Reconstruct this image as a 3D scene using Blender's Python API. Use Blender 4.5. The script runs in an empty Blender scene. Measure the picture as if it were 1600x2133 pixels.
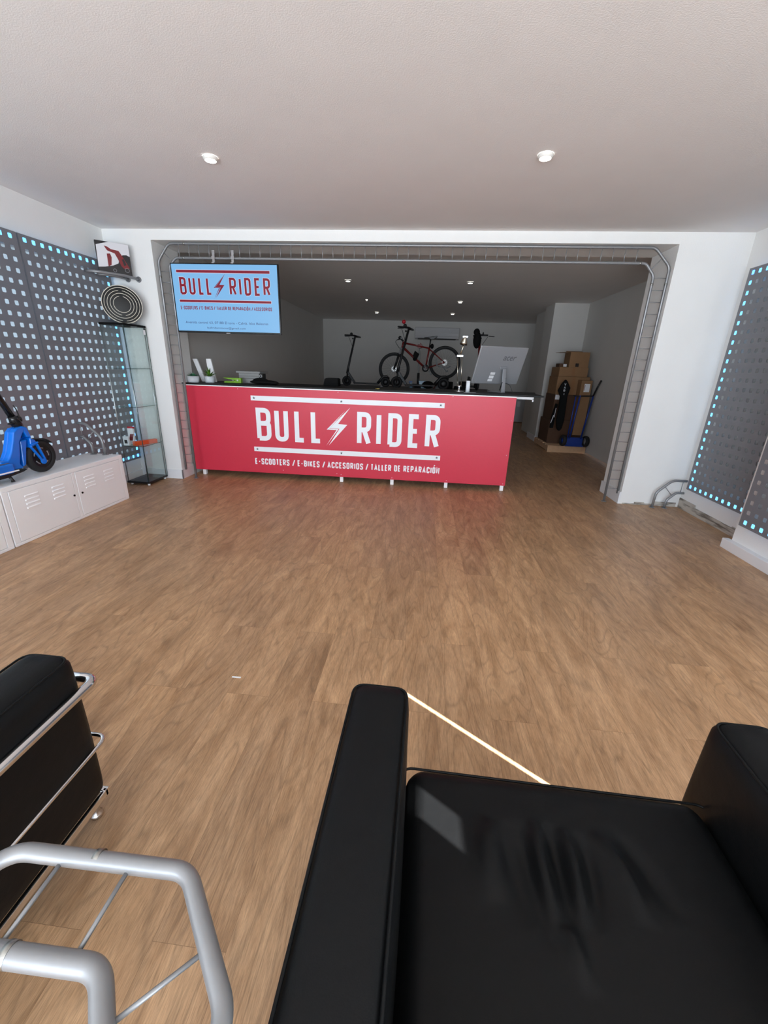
import bpy, bmesh, math, random
from mathutils import Vector, Matrix
random.seed(7)
SC = bpy.context.scene
PI = math.pi

# ------------------------------------------------------------------ camera
cd = bpy.data.cameras.new('camera'); cam = bpy.data.objects.new('camera', cd)
SC.collection.objects.link(cam); SC.camera = cam
PITCH, ROLL, YAW, FPX = 0.3402, 0.0331, -0.0857, 849.47
cy, sy, cp, sp = math.cos(YAW), math.sin(YAW), math.cos(PITCH), math.sin(PITCH)
_f = Vector((sy*cp, cy*cp, -sp)); _r = Vector((cy, -sy, 0)); _u = _r.cross(_f)
cr, sr = math.cos(ROLL), math.sin(ROLL)
R_ = _r*cr + _u*sr; U_ = _u*cr - _r*sr
M = Matrix.Identity(4)
for i in range(3):
    M[i][0] = R_[i]; M[i][1] = U_[i]; M[i][2] = -_f[i]
M[0][3] = 0.0; M[1][3] = 0.0; M[2][3] = 1.3019
cam.matrix_world = M
cd.sensor_fit = 'VERTICAL'; cd.sensor_height = 32.0; cd.sensor_width = 24.0
cd.lens = 32.0*FPX/2133.0
cd.clip_start = 0.02; cd.clip_end = 100

# ------------------------------------------------------------------ light
VS = SC.view_settings
VS.view_transform = 'Standard'; VS.look = 'None'; VS.gamma = 1.0; VS.use_curve_mapping = False
VS.exposure = 0.0
SUN_TAN = 0.58
SKY_UP = (0.78, 0.90, 1.04); SKY_DN = (0.87, 0.955, 1.04)
SKY_STR, GND_STR, SUN_STR = 9.6, 10.4, 60.0
W = bpy.data.worlds.new('World'); SC.world = W; W.use_nodes = True
nt = W.node_tree; nt.nodes.clear()
wo = nt.nodes.new('ShaderNodeOutputWorld'); bgn = nt.nodes.new('ShaderNodeBackground')
tc = nt.nodes.new('ShaderNodeTexCoord'); sx_ = nt.nodes.new('ShaderNodeSeparateXYZ'); rp_ = nt.nodes.new('ShaderNodeValToRGB')
mr = nt.nodes.new('ShaderNodeMapRange'); mr.inputs['From Min'].default_value = -0.08; mr.inputs['From Max'].default_value = 0.08
nt.links.new(tc.outputs['Generated'], sx_.inputs[0]); nt.links.new(sx_.outputs['Z'], mr.inputs['Value'])
nt.links.new(mr.outputs[0], rp_.inputs[0])
rp_.color_ramp.elements[0].color = (*[c*GND_STR/8 for c in SKY_DN], 1); rp_.color_ramp.elements[1].color = (*[c*SKY_STR/8 for c in SKY_UP], 1)
nt.links.new(rp_.outputs[0], bgn.inputs[0]); bgn.inputs[1].default_value = 8.0
nt.links.new(bgn.outputs[0], wo.inputs[0])
sd = bpy.data.lights.new('sun', 'SUN'); sd.energy = SUN_STR; sd.color = (1, 0.96, 0.92); sd.angle = math.radians(0.15)
sun = bpy.data.objects.new('sun', sd); SC.collection.objects.link(sun)
sun.rotation_euler = Vector((-0.818, 0.575, -SUN_TAN)).to_track_quat('-Z', 'Y').to_euler()
sun.location = (6, -4, 6)
# daylight portal in the open storefront
pd = bpy.data.lights.new('storefront_portal', 'AREA'); pd.shape = 'RECTANGLE'; pd.size = 5.6; pd.size_y = 2.3
pd.cycles.is_portal = True
po = bpy.data.objects.new('storefront_portal', pd); SC.collection.objects.link(po)
po.location = (-0.35, -2.2, 1.2); po.rotation_euler = (PI/2, 0, 0)   # -Z axis -> +Y (into the room)
SC.cycles.max_bounces = 10; SC.cycles.diffuse_bounces = 7; SC.cycles.transparent_max_bounces = 16
SC.cycles.glossy_bounces = 5; SC.cycles.transmission_bounces = 6
SC.cycles.caustics_reflective = False; SC.cycles.caustics_refractive = False
SC.cycles.sample_clamp_indirect = 6.0

# ------------------------------------------------------------------ materials
def srgb(r, g, b):
    f = lambda c: (c/255/12.92) if c/255 <= 0.04045 else ((c/255+0.055)/1.055)**2.4
    return (f(r), f(g), f(b), 1)
def mat(name, col, rough=0.5, metal=0.0, noise=0.0, nscale=40, bump=0.0, bscale=200, spec=0.5, emit=None, estr=0, coat=0.0, trans=0.0, ior=1.45, alpha=1.0):
    m = bpy.data.materials.new(name); m.use_nodes = True; n = m.node_tree; b = n.nodes['Principled BSDF']
    b.inputs['Base Color'].default_value = col; b.inputs['Roughness'].default_value = rough; b.inputs['Metallic'].default_value = metal
    b.inputs['Specular IOR Level'].default_value = spec; b.inputs['Coat Weight'].default_value = coat
    b.inputs['Transmission Weight'].default_value = trans; b.inputs['IOR'].default_value = ior; b.inputs['Alpha'].default_value = alpha
    if emit: b.inputs['Emission Color'].default_value = emit; b.inputs['Emission Strength'].default_value = estr
    if noise or bump:
        t = n.nodes.new('ShaderNodeTexCoord')
    if noise:
        nz = n.nodes.new('ShaderNodeTexNoise'); nz.inputs['Scale'].default_value = nscale; nz.inputs['Detail'].default_value = 4
        n.links.new(t.outputs['Object'], nz.inputs['Vector'])
        mx = n.nodes.new('ShaderNodeMix'); mx.data_type = 'RGBA'
        mx.inputs['A'].default_value = tuple(c*(1-noise) for c in col[:3])+(1,); mx.inputs['B'].default_value = tuple(min(1, c*(1+noise)) for c in col[:3])+(1,)
        n.links.new(nz.outputs['Fac'], mx.inputs['Factor']); n.links.new(mx.outputs['Result'], b.inputs['Base Color'])
    if bump:
        nb = n.nodes.new('ShaderNodeTexNoise'); nb.inputs['Scale'].default_value = bscale; nb.inputs['Detail'].default_value = 3
        bp = n.nodes.new('ShaderNodeBump'); bp.inputs['Strength'].default_value = bump; bp.inputs['Distance'].default_value = 0.002
        n.links.new(t.outputs['Object'], nb.inputs['Vector']); n.links.new(nb.outputs['Fac'], bp.inputs['Height']); n.links.new(bp.outputs['Normal'], b.inputs['Normal'])
    return m

def floor_material():
    m = bpy.data.materials.new('vinyl_oak_planks'); m.use_nodes = True; n = m.node_tree; b = n.nodes['Principled BSDF']
    L = n.links.new; N = n.nodes.new
    t = N('ShaderNodeTexCoord')
    mp = N('ShaderNodeMapping'); mp.inputs['Rotation'].default_value = (0, 0, PI/2)   # brick rows run along the room's depth
    L(t.outputs['Object'], mp.inputs[0])
    br = N('ShaderNodeTexBrick'); br.offset = 0.37; br.inputs['Scale'].default_value = 1.0
    br.inputs['Brick Width'].default_value = 1.22; br.inputs['Row Height'].default_value = 0.182
    br.inputs['Mortar Size'].default_value = 0.0005; br.inputs['Mortar Smooth'].default_value = 0.3
    br.inputs['Color1'].default_value = (0.0, 0, 0, 1); br.inputs['Color2'].default_value = (1, 1, 1, 1); br.inputs['Mortar'].default_value = (0.5, 0.5, 0.5, 1)
    L(mp.outputs[0], br.inputs['Vector'])
    # per plank offset of the grain
    ml = N('ShaderNodeVectorMath'); ml.operation = 'MULTIPLY'; ml.inputs[1].default_value = (7.3, 11.1, 3.7); L(br.outputs['Color'], ml.inputs[0])
    ad = N('ShaderNodeVectorMath'); ad.operation = 'ADD'; L(t.outputs['Object'], ad.inputs[0]); L(ml.outputs[0], ad.inputs[1])
    def noise(scale_vec, sc, det, dist=0.0, rough=0.55):
        q = N('ShaderNodeMapping'); q.inputs['Scale'].default_value = scale_vec; L(ad.outputs[0], q.inputs[0])
        z = N('ShaderNodeTexNoise'); z.inputs['Scale'].default_value = sc; z.inputs['Detail'].default_value = det; z.inputs['Distortion'].default_value = dist; z.inputs['Roughness'].default_value = rough
        L(q.outputs[0], z.inputs['Vector']); return z
    fine = noise((1, 0.06, 1), 420, 5, 0.2, 0.7)
    mid = noise((1, 0.22, 1), 16, 5, 0.8, 0.6)
    big = noise((1, 0.3, 1), 5, 2, 0.2)
    # cathedral figure: contour lines of a stretched noise
    fig = noise((1, 0.17, 1), 6.5, 1.0, 0.5, 0.4)
    mm = N('ShaderNodeMath'); mm.operation = 'MULTIPLY'; mm.inputs[1].default_value = 26; L(fig.outputs['Fac'], mm.inputs[0])
    fr = N('ShaderNodeMath'); fr.operation = 'PINGPONG'; fr.inputs[1].default_value = 1.0; L(mm.outputs[0], fr.inputs[0])
    r1 = N('ShaderNodeValToRGB'); r1.color_ramp.elements[0].position = 0.30; r1.color_ramp.elements[1].position = 0.72
    r1.color_ramp.elements[0].color = srgb(160, 124, 90); r1.color_ramp.elements[1].color = srgb(202, 165, 128)
    L(mid.outputs['Fac'], r1.inputs[0])
    def mix(a, bcol, fac, mode='MIX', f=None):
        x = N('ShaderNodeMix'); x.data_type = 'RGBA'; x.blend_type = mode
        if f is None: x.inputs['Factor'].default_value = fac
        else: L(f, x.inputs['Factor'])
        if hasattr(a, 'is_output'): L(a, x.inputs['A'])
        else: x.inputs['A'].default_value = a
        if hasattr(bcol, 'is_output'): L(bcol, x.inputs['B'])
        else: x.inputs['B'].default_value = bcol
        return x.outputs['Result']
    def ramp(src, p0, p1, c0, c1):
        r = N('ShaderNodeValToRGB'); r.color_ramp.elements[0].position = p0; r.color_ramp.elements[1].position = p1
        r.color_ramp.elements[0].color = c0; r.color_ramp.elements[1].color = c1; L(src, r.inputs[0]); return r.outputs[0]
    g = lambda v: (v, v, v, 1)
    c = r1.outputs[0]
    c = mix(c, ramp(fine.outputs['Fac'], 0.35, 0.62, g(0.66), g(1.14)), 0.85, 'MULTIPLY')
    c = mix(c, ramp(fr.outputs[0], 0.02, 0.30, g(0.72), g(1.02)), 0.7, 'MULTIPLY')
    c = mix(c, ramp(big.outputs['Fac'], 0.3, 0.7, (0.86, 0.84, 0.83, 1), (1.08, 1.06, 1.03, 1)), 1.0, 'MULTIPLY')
    c = mix(c, ramp(br.outputs['Color'], 0.0, 1.0, (0.90, 0.885, 0.875, 1), (1.08, 1.07, 1.05, 1)), 1.0, 'MULTIPLY')
    c = mix(c, srgb(120, 90, 62), 0, 'MIX', f=br.outputs['Fac'])
    L(c, b.inputs['Base Color'])
    rr = N('ShaderNodeMapRange'); rr.inputs['To Min'].default_value = 0.34; rr.inputs['To Max'].default_value = 0.50
    L(big.outputs['Fac'], rr.inputs['Value']); L(rr.outputs[0], b.inputs['Roughness'])
    bp = N('ShaderNodeBump'); bp.inputs['Strength'].default_value = 0.25; bp.inputs['Distance'].default_value = 0.0008
    L(fine.outputs['Fac'], bp.inputs['Height']); L(bp.outputs[0], b.inputs['Normal'])
    return m

def leather_material():
    m = mat('black_leather', (0.0035, 0.0040, 0.0045, 1), 0.5, spec=0.22)
    n = m.node_tree; b = n.nodes['Principled BSDF']; N = n.nodes.new; L = n.links.new
    t = N('ShaderNodeTexCoord'); v = N('ShaderNodeTexVoronoi'); v.inputs['Scale'].default_value = 480
    z = N('ShaderNodeTexNoise'); z.inputs['Scale'].default_value = 14; z.inputs['Detail'].default_value = 3
    L(t.outputs['Object'], v.inputs['Vector']); L(t.outputs['Object'], z.inputs['Vector'])
    b1 = N('ShaderNodeBump'); b1.inputs['Strength'].default_value = 0.18; b1.inputs['Distance'].default_value = 0.0006; L(v.outputs['Distance'], b1.inputs['Height'])
    b2 = N('ShaderNodeBump'); b2.inputs['Strength'].default_value = 0.35; b2.inputs['Distance'].default_value = 0.006; L(z.outputs['Fac'], b2.inputs['Height']); L(b1.outputs[0], b2.inputs['Normal'])
    L(b2.outputs[0], b.inputs['Normal'])
    return m

def damaged_skirt():
    m = mat('bare_skirting_strip', srgb(176, 170, 160), 0.85)
    n = m.node_tree; b = n.nodes['Principled BSDF']; N = n.nodes.new; L = n.links.new
    t = N('ShaderNodeTexCoord'); mp = N('ShaderNodeMapping'); mp.inputs['Scale'].default_value = (1, 0.6, 5)
    z = N('ShaderNodeTexNoise'); z.inputs['Scale'].default_value = 7; z.inputs['Detail'].default_value = 6; L(t.outputs['Object'], mp.inputs[0]); L(mp.outputs[0], z.inputs['Vector'])
    r = N('ShaderNodeValToRGB'); r.color_ramp.elements[0].position = 0.36; r.color_ramp.elements[1].position = 0.52
    r.color_ramp.elements[0].color = srgb(104, 96, 88); r.color_ramp.elements[1].color = srgb(186, 181, 172); L(z.outputs['Fac'], r.inputs[0]); L(r.outputs[0], b.inputs['Base Color'])
    return m

def plaster(name, col, sc=90, st=0.35):
    return mat(name, col, 0.9, noise=0.035, nscale=3.0, bump=st, bscale=sc, spec=0.25)

MT = {
 'wall': plaster('white_wall_paint', srgb(232, 232, 230)),
 'ceil': plaster('matt_ceiling_paint', srgb(228, 226, 224), 160, 0.5),
 'wallback': plaster('shaded_back_room_paint', srgb(204, 202, 198)),  # the white wall paint, darkened to put the back room's dimness in
 'floor': floor_material(),
 'base': mat('white_baseboard', srgb(225, 226, 228), 0.5),
 'skirt': damaged_skirt(),
 'leather': leather_material(),
 'chrome': mat('polished_chrome', (0.75, 0.75, 0.76, 1), 0.12, 1.0),
 'satin': mat('satin_steel', (0.55, 0.55, 0.56, 1), 0.3, 1.0),
 'tube': mat('silver_powder_coat', srgb(140, 141, 143), 0.38, 0.45, noise=0.03, nscale=90),
 'sleeve': mat('worn_steel_sleeve', (0.38, 0.38, 0.36, 1), 0.3, 1.0, noise=0.35, nscale=160),
 'panel': mat('grey_painted_sheet', srgb(120, 122, 128), 0.42, 0.1, noise=0.06, nscale=9),
 'led': mat('blue_led_light', srgb(70, 170, 255), 0.5, emit=(0.18, 0.55, 1.0, 1), estr=1.9),
 'cab': mat('white_lacquered_steel', srgb(248, 249, 250), 0.28, noise=0.01, nscale=20),
 'cabgap': mat('dark_gap', (0.02, 0.02, 0.02, 1), 0.8),
 'black': mat('black_plastic', (0.012, 0.012, 0.013, 1), 0.4),
 'blackgloss': mat('glossy_black', (0.008, 0.008, 0.009, 1), 0.15),
 'blackmatt': mat('matt_black', (0.006, 0.006, 0.006, 1), 0.8, spec=0.15),
 'rubber': mat('tyre_rubber', (0.014, 0.014, 0.015, 1), 0.65, bump=0.3, bscale=300),
 'blue': mat('blue_scooter_paint', srgb(4, 110, 214), 0.25, coat=0.4),
 'bluedark': mat('navy_painted_steel', srgb(28, 58, 140), 0.4),
 'red': mat('printed_red_panel', srgb(206, 50, 72), 0.38, noise=0.03, nscale=30),
 'redpaint': mat('dark_red_frame_paint', srgb(112, 28, 26), 0.35),
 'redlight': mat('red_bell', srgb(190, 30, 45), 0.3),
 'white': mat('white_print', srgb(238, 243, 247), 0.5),
 'greystar': mat('grey_print', srgb(90, 100, 108), 0.5),
 'screen': mat('lit_screen', (0, 0, 0, 1), 0.25, emit=srgb(126, 184, 232), estr=1.0),
 'scrred': mat('screen_crimson', (0, 0, 0, 1), 0.4, emit=srgb(128, 6, 38), estr=1.0),
 'scrwhite': mat('screen_pale_outline', (0, 0, 0, 1), 0.4, emit=srgb(222, 222, 240), estr=1.0),
 'scrnavy': mat('screen_dark_text', (0, 0, 0, 1), 0.4, emit=srgb(52, 60, 110), estr=1.0),
 'worktop': mat('dark_worktop', (0.014, 0.014, 0.014, 1), 0.55, spec=0.25),
 'lamp': mat('lit_bulb', (1, 1, 1, 1), 0.4, emit=(1, 0.97, 0.92, 1), estr=18),
 'ring': mat('lamp_ring', srgb(222, 220, 214), 0.4),
 'card': mat('brown_cardboard', srgb(140, 106, 74), 0.85, noise=0.08, nscale=12),
 'carddark': mat('dark_cardboard', srgb(86, 60, 43), 0.85, noise=0.08, nscale=12),
 'tape': mat('packing_tape', srgb(138, 98, 62), 0.4),
 'paper': mat('paper_label', srgb(225, 226, 228), 0.6),
 'pine': mat('pallet_pine', srgb(196, 160, 126), 0.8, noise=0.15, nscale=25),
 'pot': mat('speckled_white_pot', srgb(206, 210, 214), 0.6, noise=0.12, nscale=220),
 'leafa': mat('blue_green_leaf', srgb(60, 118, 84), 0.5, noise=0.2, nscale=60),
 'leafb': mat('bright_green_leaf', srgb(74, 116, 34), 0.45, noise=0.3, nscale=40),
 'soil': mat('dark_soil', (0.02, 0.015, 0.01, 1), 0.9),
 'lime': mat('lime_green_plastic', srgb(122, 170, 44), 0.4),
 'grey': mat('mid_grey_plastic', srgb(140, 140, 138), 0.5),
 'silver': mat('silver_plastic', srgb(164, 166, 170), 0.35, 0.4),
 'logogrey': mat('dark_grey_print', srgb(96, 98, 102), 0.4),
 'brass': mat('brushed_nickel', (0.62, 0.58, 0.48, 1), 0.25, 1.0),
 'cream': mat('cream_metal_ring', srgb(226, 220, 204), 0.35, 0.2),
 'charcoal': mat('charcoal_board', srgb(44, 44, 43), 0.6, noise=0.08, nscale=60),
 'orange': mat('orange_carton', srgb(226, 86, 30), 0.4),
 'ac': mat('ac_white_plastic', srgb(200, 200, 202), 0.12),
 'acdark': mat('ac_slot', srgb(70, 70, 72), 0.5),
 'photo_white': mat('printed_pale_grey', srgb(214, 213, 216), 0.35),
 'photo_black': mat('printed_black', srgb(34, 30, 30), 0.35),
 'photo_red': mat('printed_dark_red', srgb(120, 30, 34), 0.35),
 'plasticblue': mat('pale_blue_translucent_plastic', srgb(150, 182, 204), 0.3),
 'trigger': mat('blue_trigger', srgb(60, 90, 150), 0.4),
 'yellow': mat('yellow_print', srgb(226, 196, 90), 0.5),
 'deckgrip': mat('grey_deck_grip', srgb(84, 88, 94), 0.8, bump=0.4, bscale=500),
 'disc': mat('steel_brake_disc', (0.75, 0.75, 0.74, 1), 0.3, 0.6),
 'door': mat('grey_white_door', srgb(196, 198, 202), 0.5),
}
def glass_mat():
    # thin clear glass: mostly see-through with a greenish tint and a mirror reflection at grazing angles
    m = bpy.data.materials.new('green_tinted_glass'); m.use_nodes = True; n = m.node_tree; n.nodes.clear(); N = n.nodes.new; L = n.links.new
    o = N('ShaderNodeOutputMaterial'); t = N('ShaderNodeBsdfTransparent'); t.inputs[0].default_value = (0.968, 0.986, 0.981, 1)
    g = N('ShaderNodeBsdfGlossy'); g.inputs['Roughness'].default_value = 0.02; g.inputs[0].default_value = (0.9, 1, 0.98, 1)
    lw = N('ShaderNodeLayerWeight'); lw.inputs['Blend'].default_value = 0.5; pw = N('ShaderNodeMath'); pw.operation = 'POWER'; pw.inputs[1].default_value = 4.5; L(lw.outputs['Facing'], pw.inputs[0])
    f = N('ShaderNodeMath'); f.operation = 'MULTIPLY_ADD'; f.inputs[1].default_value = 0.7; f.inputs[2].default_value = 0.045; L(pw.outputs[0], f.inputs[0])
    x = N('ShaderNodeMixShader'); L(f.outputs[0], x.inputs[0]); L(t.outputs[0], x.inputs[1]); L(g.outputs[0], x.inputs[2]); L(x.outputs[0], o.inputs[0])
    return m
MT['glass'] = glass_mat()
def frosted():  # for the light-giving pane added behind the left panels
    m = bpy.data.materials.new('added_backlight_film'); m.use_nodes = True; n = m.node_tree; n.nodes.clear(); N = n.nodes.new; L = n.links.new
    o = N('ShaderNodeOutputMaterial'); t = N('ShaderNodeBsdfTranslucent'); t.inputs[0].default_value = (.185, .20, .21, 1)
    d = N('ShaderNodeBsdfDiffuse'); d.inputs[0].default_value = (.5, .52, .52, 1); x = N('ShaderNodeAddShader')
    L(t.outputs[0], x.inputs[0]); L(d.outputs[0], x.inputs[1]); L(x.outputs[0], o.inputs[0]); return m
MT['frosted'] = frosted()
MT['glassedge'] = mat('dark_green_glass_edge', srgb(40, 66, 60), 0.2)

# ------------------------------------------------------------------ mesh building
class MB:
    def __init__(s): s.v = []; s.f = []; s.sm = []
    def add(s, vs, fs, smooth=False):
        o = len(s.v); s.v += [tuple(v) for v in vs]
        for f in fs: s.f.append(tuple(i+o for i in f)); s.sm.append(smooth)
        return s
    def xbox(s, x0, x1, y0, y1, z0, z1):
        v = [(x, y, z) for x in (x0, x1) for y in (y0, y1) for z in (z0, z1)]
        return s.add(v, [(0, 1, 3, 2), (4, 6, 7, 5), (0, 4, 5, 1), (2, 3, 7, 6), (0, 2, 6, 4), (1, 5, 7, 3)])
    def obox(s, c, ax, ay, az):
        """box about centre c with half-vectors ax, ay, az"""
        c = Vector(c); ax = Vector(ax); ay = Vector(ay); az = Vector(az)
        v = [c+i*ax+j*ay+k*az for i in (-1, 1) for j in (-1, 1) for k in (-1, 1)]
        fl = [(0, 1, 3, 2), (4, 6, 7, 5), (0, 4, 5, 1), (2, 3, 7, 6), (0, 2, 6, 4), (1, 5, 7, 3)]
        if ax.cross(ay).dot(az) < 0: fl = [t[::-1] for t in fl]
        return s.add(v, fl)
    def bar(s, a, b, w, h, up=(0, 0, 1)):
        a = Vector(a); b = Vector(b); d = (b-a); L = d.length/2; d.normalize()
        x = d.cross(Vector(up)); 
        if x.length < 1e-4: x = Vector((1, 0, 0))
        x.normalize(); y = x.cross(d).normalized()
        return s.obox((a+b)/2, d*L, x*w/2, y*h/2)
    def tube(s, pts, r, seg=12, closed=False, caps=True):
        P = [Vector(p) for p in pts]; n = len(P); rr = r if isinstance(r, (list, tuple)) else [r]*n
        T = []
        for i in range(n):
            if closed: t = (P[(i+1) % n]-P[i]).normalized()+(P[i]-P[i-1]).normalized()
            elif i == 0: t = P[1]-P[0]
            elif i == n-1: t = P[-1]-P[-2]
            else: t = (P[i+1]-P[i]).normalized()+(P[i]-P[i-1]).normalized()
            T.append(t.normalized() if t.length > 1e-9 else Vector((0, 0, 1)))
        nrm = T[0].orthogonal().normalized(); vs = []
        for i in range(n):
            if i: 
                q = T[i-1].rotation_difference(T[i]); nrm = q @ nrm
            nrm = (nrm - T[i]*nrm.dot(T[i])).normalized(); bi = T[i].cross(nrm)
            for k in range(seg):
                a = 2*PI*k/seg; vs.append(P[i]+(nrm*math.cos(a)+bi*math.sin(a))*rr[i])
        fs = []
        for i in range(n if closed else n-1):
            j = (i+1) % n
            for k in range(seg):
                k2 = (k+1) % seg; fs.append((i*seg+k, i*seg+k2, j*seg+k2, j*seg+k))
        s.add(vs, fs, True)
        if caps and not closed:
            o = len(s.v)-n*seg
            s.f.append(tuple(o+k for k in range(seg))[::-1]); s.sm.append(False)
            s.f.append(tuple(o+(n-1)*seg+k for k in range(seg))); s.sm.append(False)
        return s
    def cyl(s, a, b, r, r2=None, seg=24): return s.tube([a, b], [r, r if r2 is None else r2], seg)
    def lathe(s, prof, c, axis=(0, 0, 1), seg=32, smooth=True):
        """prof = [(radius, height)], revolved about axis through c"""
        A = Vector(axis).normalized(); X = A.orthogonal().normalized(); Y = A.cross(X); c = Vector(c); vs = []
        for r, h in prof:
            for k in range(seg):
                a = 2*PI*k/seg; vs.append(c+A*h+(X*math.cos(a)+Y*math.sin(a))*max(r, 1e-5))
        fs = []
        for i in range(len(prof)-1):
            for k in range(seg):
                k2 = (k+1) % seg; fs.append((i*seg+k, i*seg+k2, (i+1)*seg+k2, (i+1)*seg+k))
        return s.add(vs, fs, smooth)
    def torus(s, c, axis, R, r, seg=48, rs=12, a0=0, a1=2*PI):
        A = Vector(axis).normalized(); X = A.orthogonal().normalized(); Y = A.cross(X); c = Vector(c)
        full = abs(a1-a0-2*PI) < 1e-6; n = seg if full else max(4, int(seg*(a1-a0)/(2*PI)))
        P = [c+(X*math.cos(a0+(a1-a0)*k/n)+Y*math.sin(a0+(a1-a0)*k/n))*R for k in range(n if full else n+1)]
        return s.tube(P, r, rs, closed=full)
    def prism(s, poly, o, ex, ey, th):
        """extrude a 2D polygon (in axes ex, ey at origin o) by vector th"""
        o = Vector(o); ex = Vector(ex); ey = Vector(ey); th = Vector(th)
        n = len(poly); a = [o+ex*p[0]+ey*p[1] for p in poly]; b = [p+th for p in a]
        area = sum(poly[i][0]*poly[(i+1) % n][1]-poly[(i+1) % n][0]*poly[i][1] for i in range(n))
        flip = (area > 0) == (ex.cross(ey).dot(th) > 0)
        fs = [tuple(range(n)), tuple(range(n, 2*n))[::-1]] + [(i+n, (i+1) % n+n, (i+1) % n, i) for i in range(n)]
        if flip: fs = [f[::-1] for f in fs]
        return s.add(a+b, fs)
    def ball(s, c, r, seg=16, sc=(1, 1, 1)):
        vs = []; fs = []; m = seg//2; c = Vector(c)
        for i in range(m+1):
            t = PI*i/m
            for k in range(seg):
                a = 2*PI*k/seg; vs.append(c+Vector((r*sc[0]*math.sin(t)*math.cos(a), r*sc[1]*math.sin(t)*math.sin(a), r*sc[2]*math.cos(t))))
        for i in range(m):
            for k in range(seg):
                k2 = (k+1) % seg; fs.append((i*seg+k, (i+1)*seg+k, (i+1)*seg+k2, i*seg+k2))
        return s.add(vs, fs, True)

ORG = {}
def obj(name, mb, m, parent=None, bevel=0.0, segs=2, kind=None):
    """one mesh object; mb is in world coordinates"""
    if isinstance(m, str): m = MT[m]
    me = bpy.data.meshes.new(name); o = bpy.data.objects.new(name, me); SC.collection.objects.link(o)
    if parent is None:
        xs = [v[0] for v in mb.v]; ys = [v[1] for v in mb.v]; zs = [v[2] for v in mb.v]
        org = Vector(((min(xs)+max(xs))/2, (min(ys)+max(ys))/2, min(zs))); o.location = org
    else:
        org = ORG[parent.name]; o.parent = parent
        if 'is_root' not in parent: o.location = (0, 0, 0)
    ORG[o.name] = org
    me.from_pydata([tuple(Vector(v)-org) for v in mb.v], [], mb.f)
    me.polygons.foreach_set('use_smooth', mb.sm)
    me.materials.append(m); me.update()
    if kind: o['kind'] = kind
    if bevel > 0:
        b = o.modifiers.new('bevel', 'BEVEL'); b.width = bevel; b.segments = segs; b.limit_method = 'ANGLE'; b.angle_limit = math.radians(40)
    return o
_roots = {}
def thing(name, label, cat, loc, group=None):
    o = bpy.data.objects.new(name, None); SC.collection.objects.link(o); o.location = loc; o.empty_display_size = 0.1
    o['label'] = label; o['category'] = cat
    if group: o['group'] = group
    ORG[o.name] = Vector(loc)
    return o
def tag(o, label, cat, group=None):
    o['label'] = label; o['category'] = cat
    if group: o['group'] = group
    return o
def kids(o): return [c for c in bpy.data.objects if c.parent == o]
def dup(o, label=None, parent=None, loc=None, rotz=None, scale=None):
    c = o.copy(); SC.collection.objects.link(c)
    if parent: c.parent = parent
    if label: c['label'] = label
    if loc is not None: c.location = loc
    if rotz is not None: c.rotation_euler = (0, 0, rotz)
    if scale is not None: c.scale = (scale,)*3
    for k in kids(o): dup(k, parent=c)
    return c
def struct(name, mb, m, bevel=0): return obj(name, mb, m, None, bevel, kind='structure')

def rpoly(pts, n=6):
    """polyline with rounded corners; pts = (x, y[, z], r) tuples given as (vec, r)"""
    out = []
    for i, (p, r) in enumerate(pts):
        p = Vector(p)
        if r <= 0 or i == 0 or i == len(pts)-1: out.append(p); continue
        a = Vector(pts[i-1][0]); b = Vector(pts[i+1][0]); da = (a-p); db = (b-p)
        ang = da.angle(db); d = min(r/math.tan(ang/2), da.length*0.49, db.length*0.49)
        p0 = p+da.normalized()*d; p1 = p+db.normalized()*d
        for k in range(n+1):
            t = k/n; out.append(p0*(1-t)**2+p*2*t*(1-t)+p1*t*t)
    return out

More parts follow.
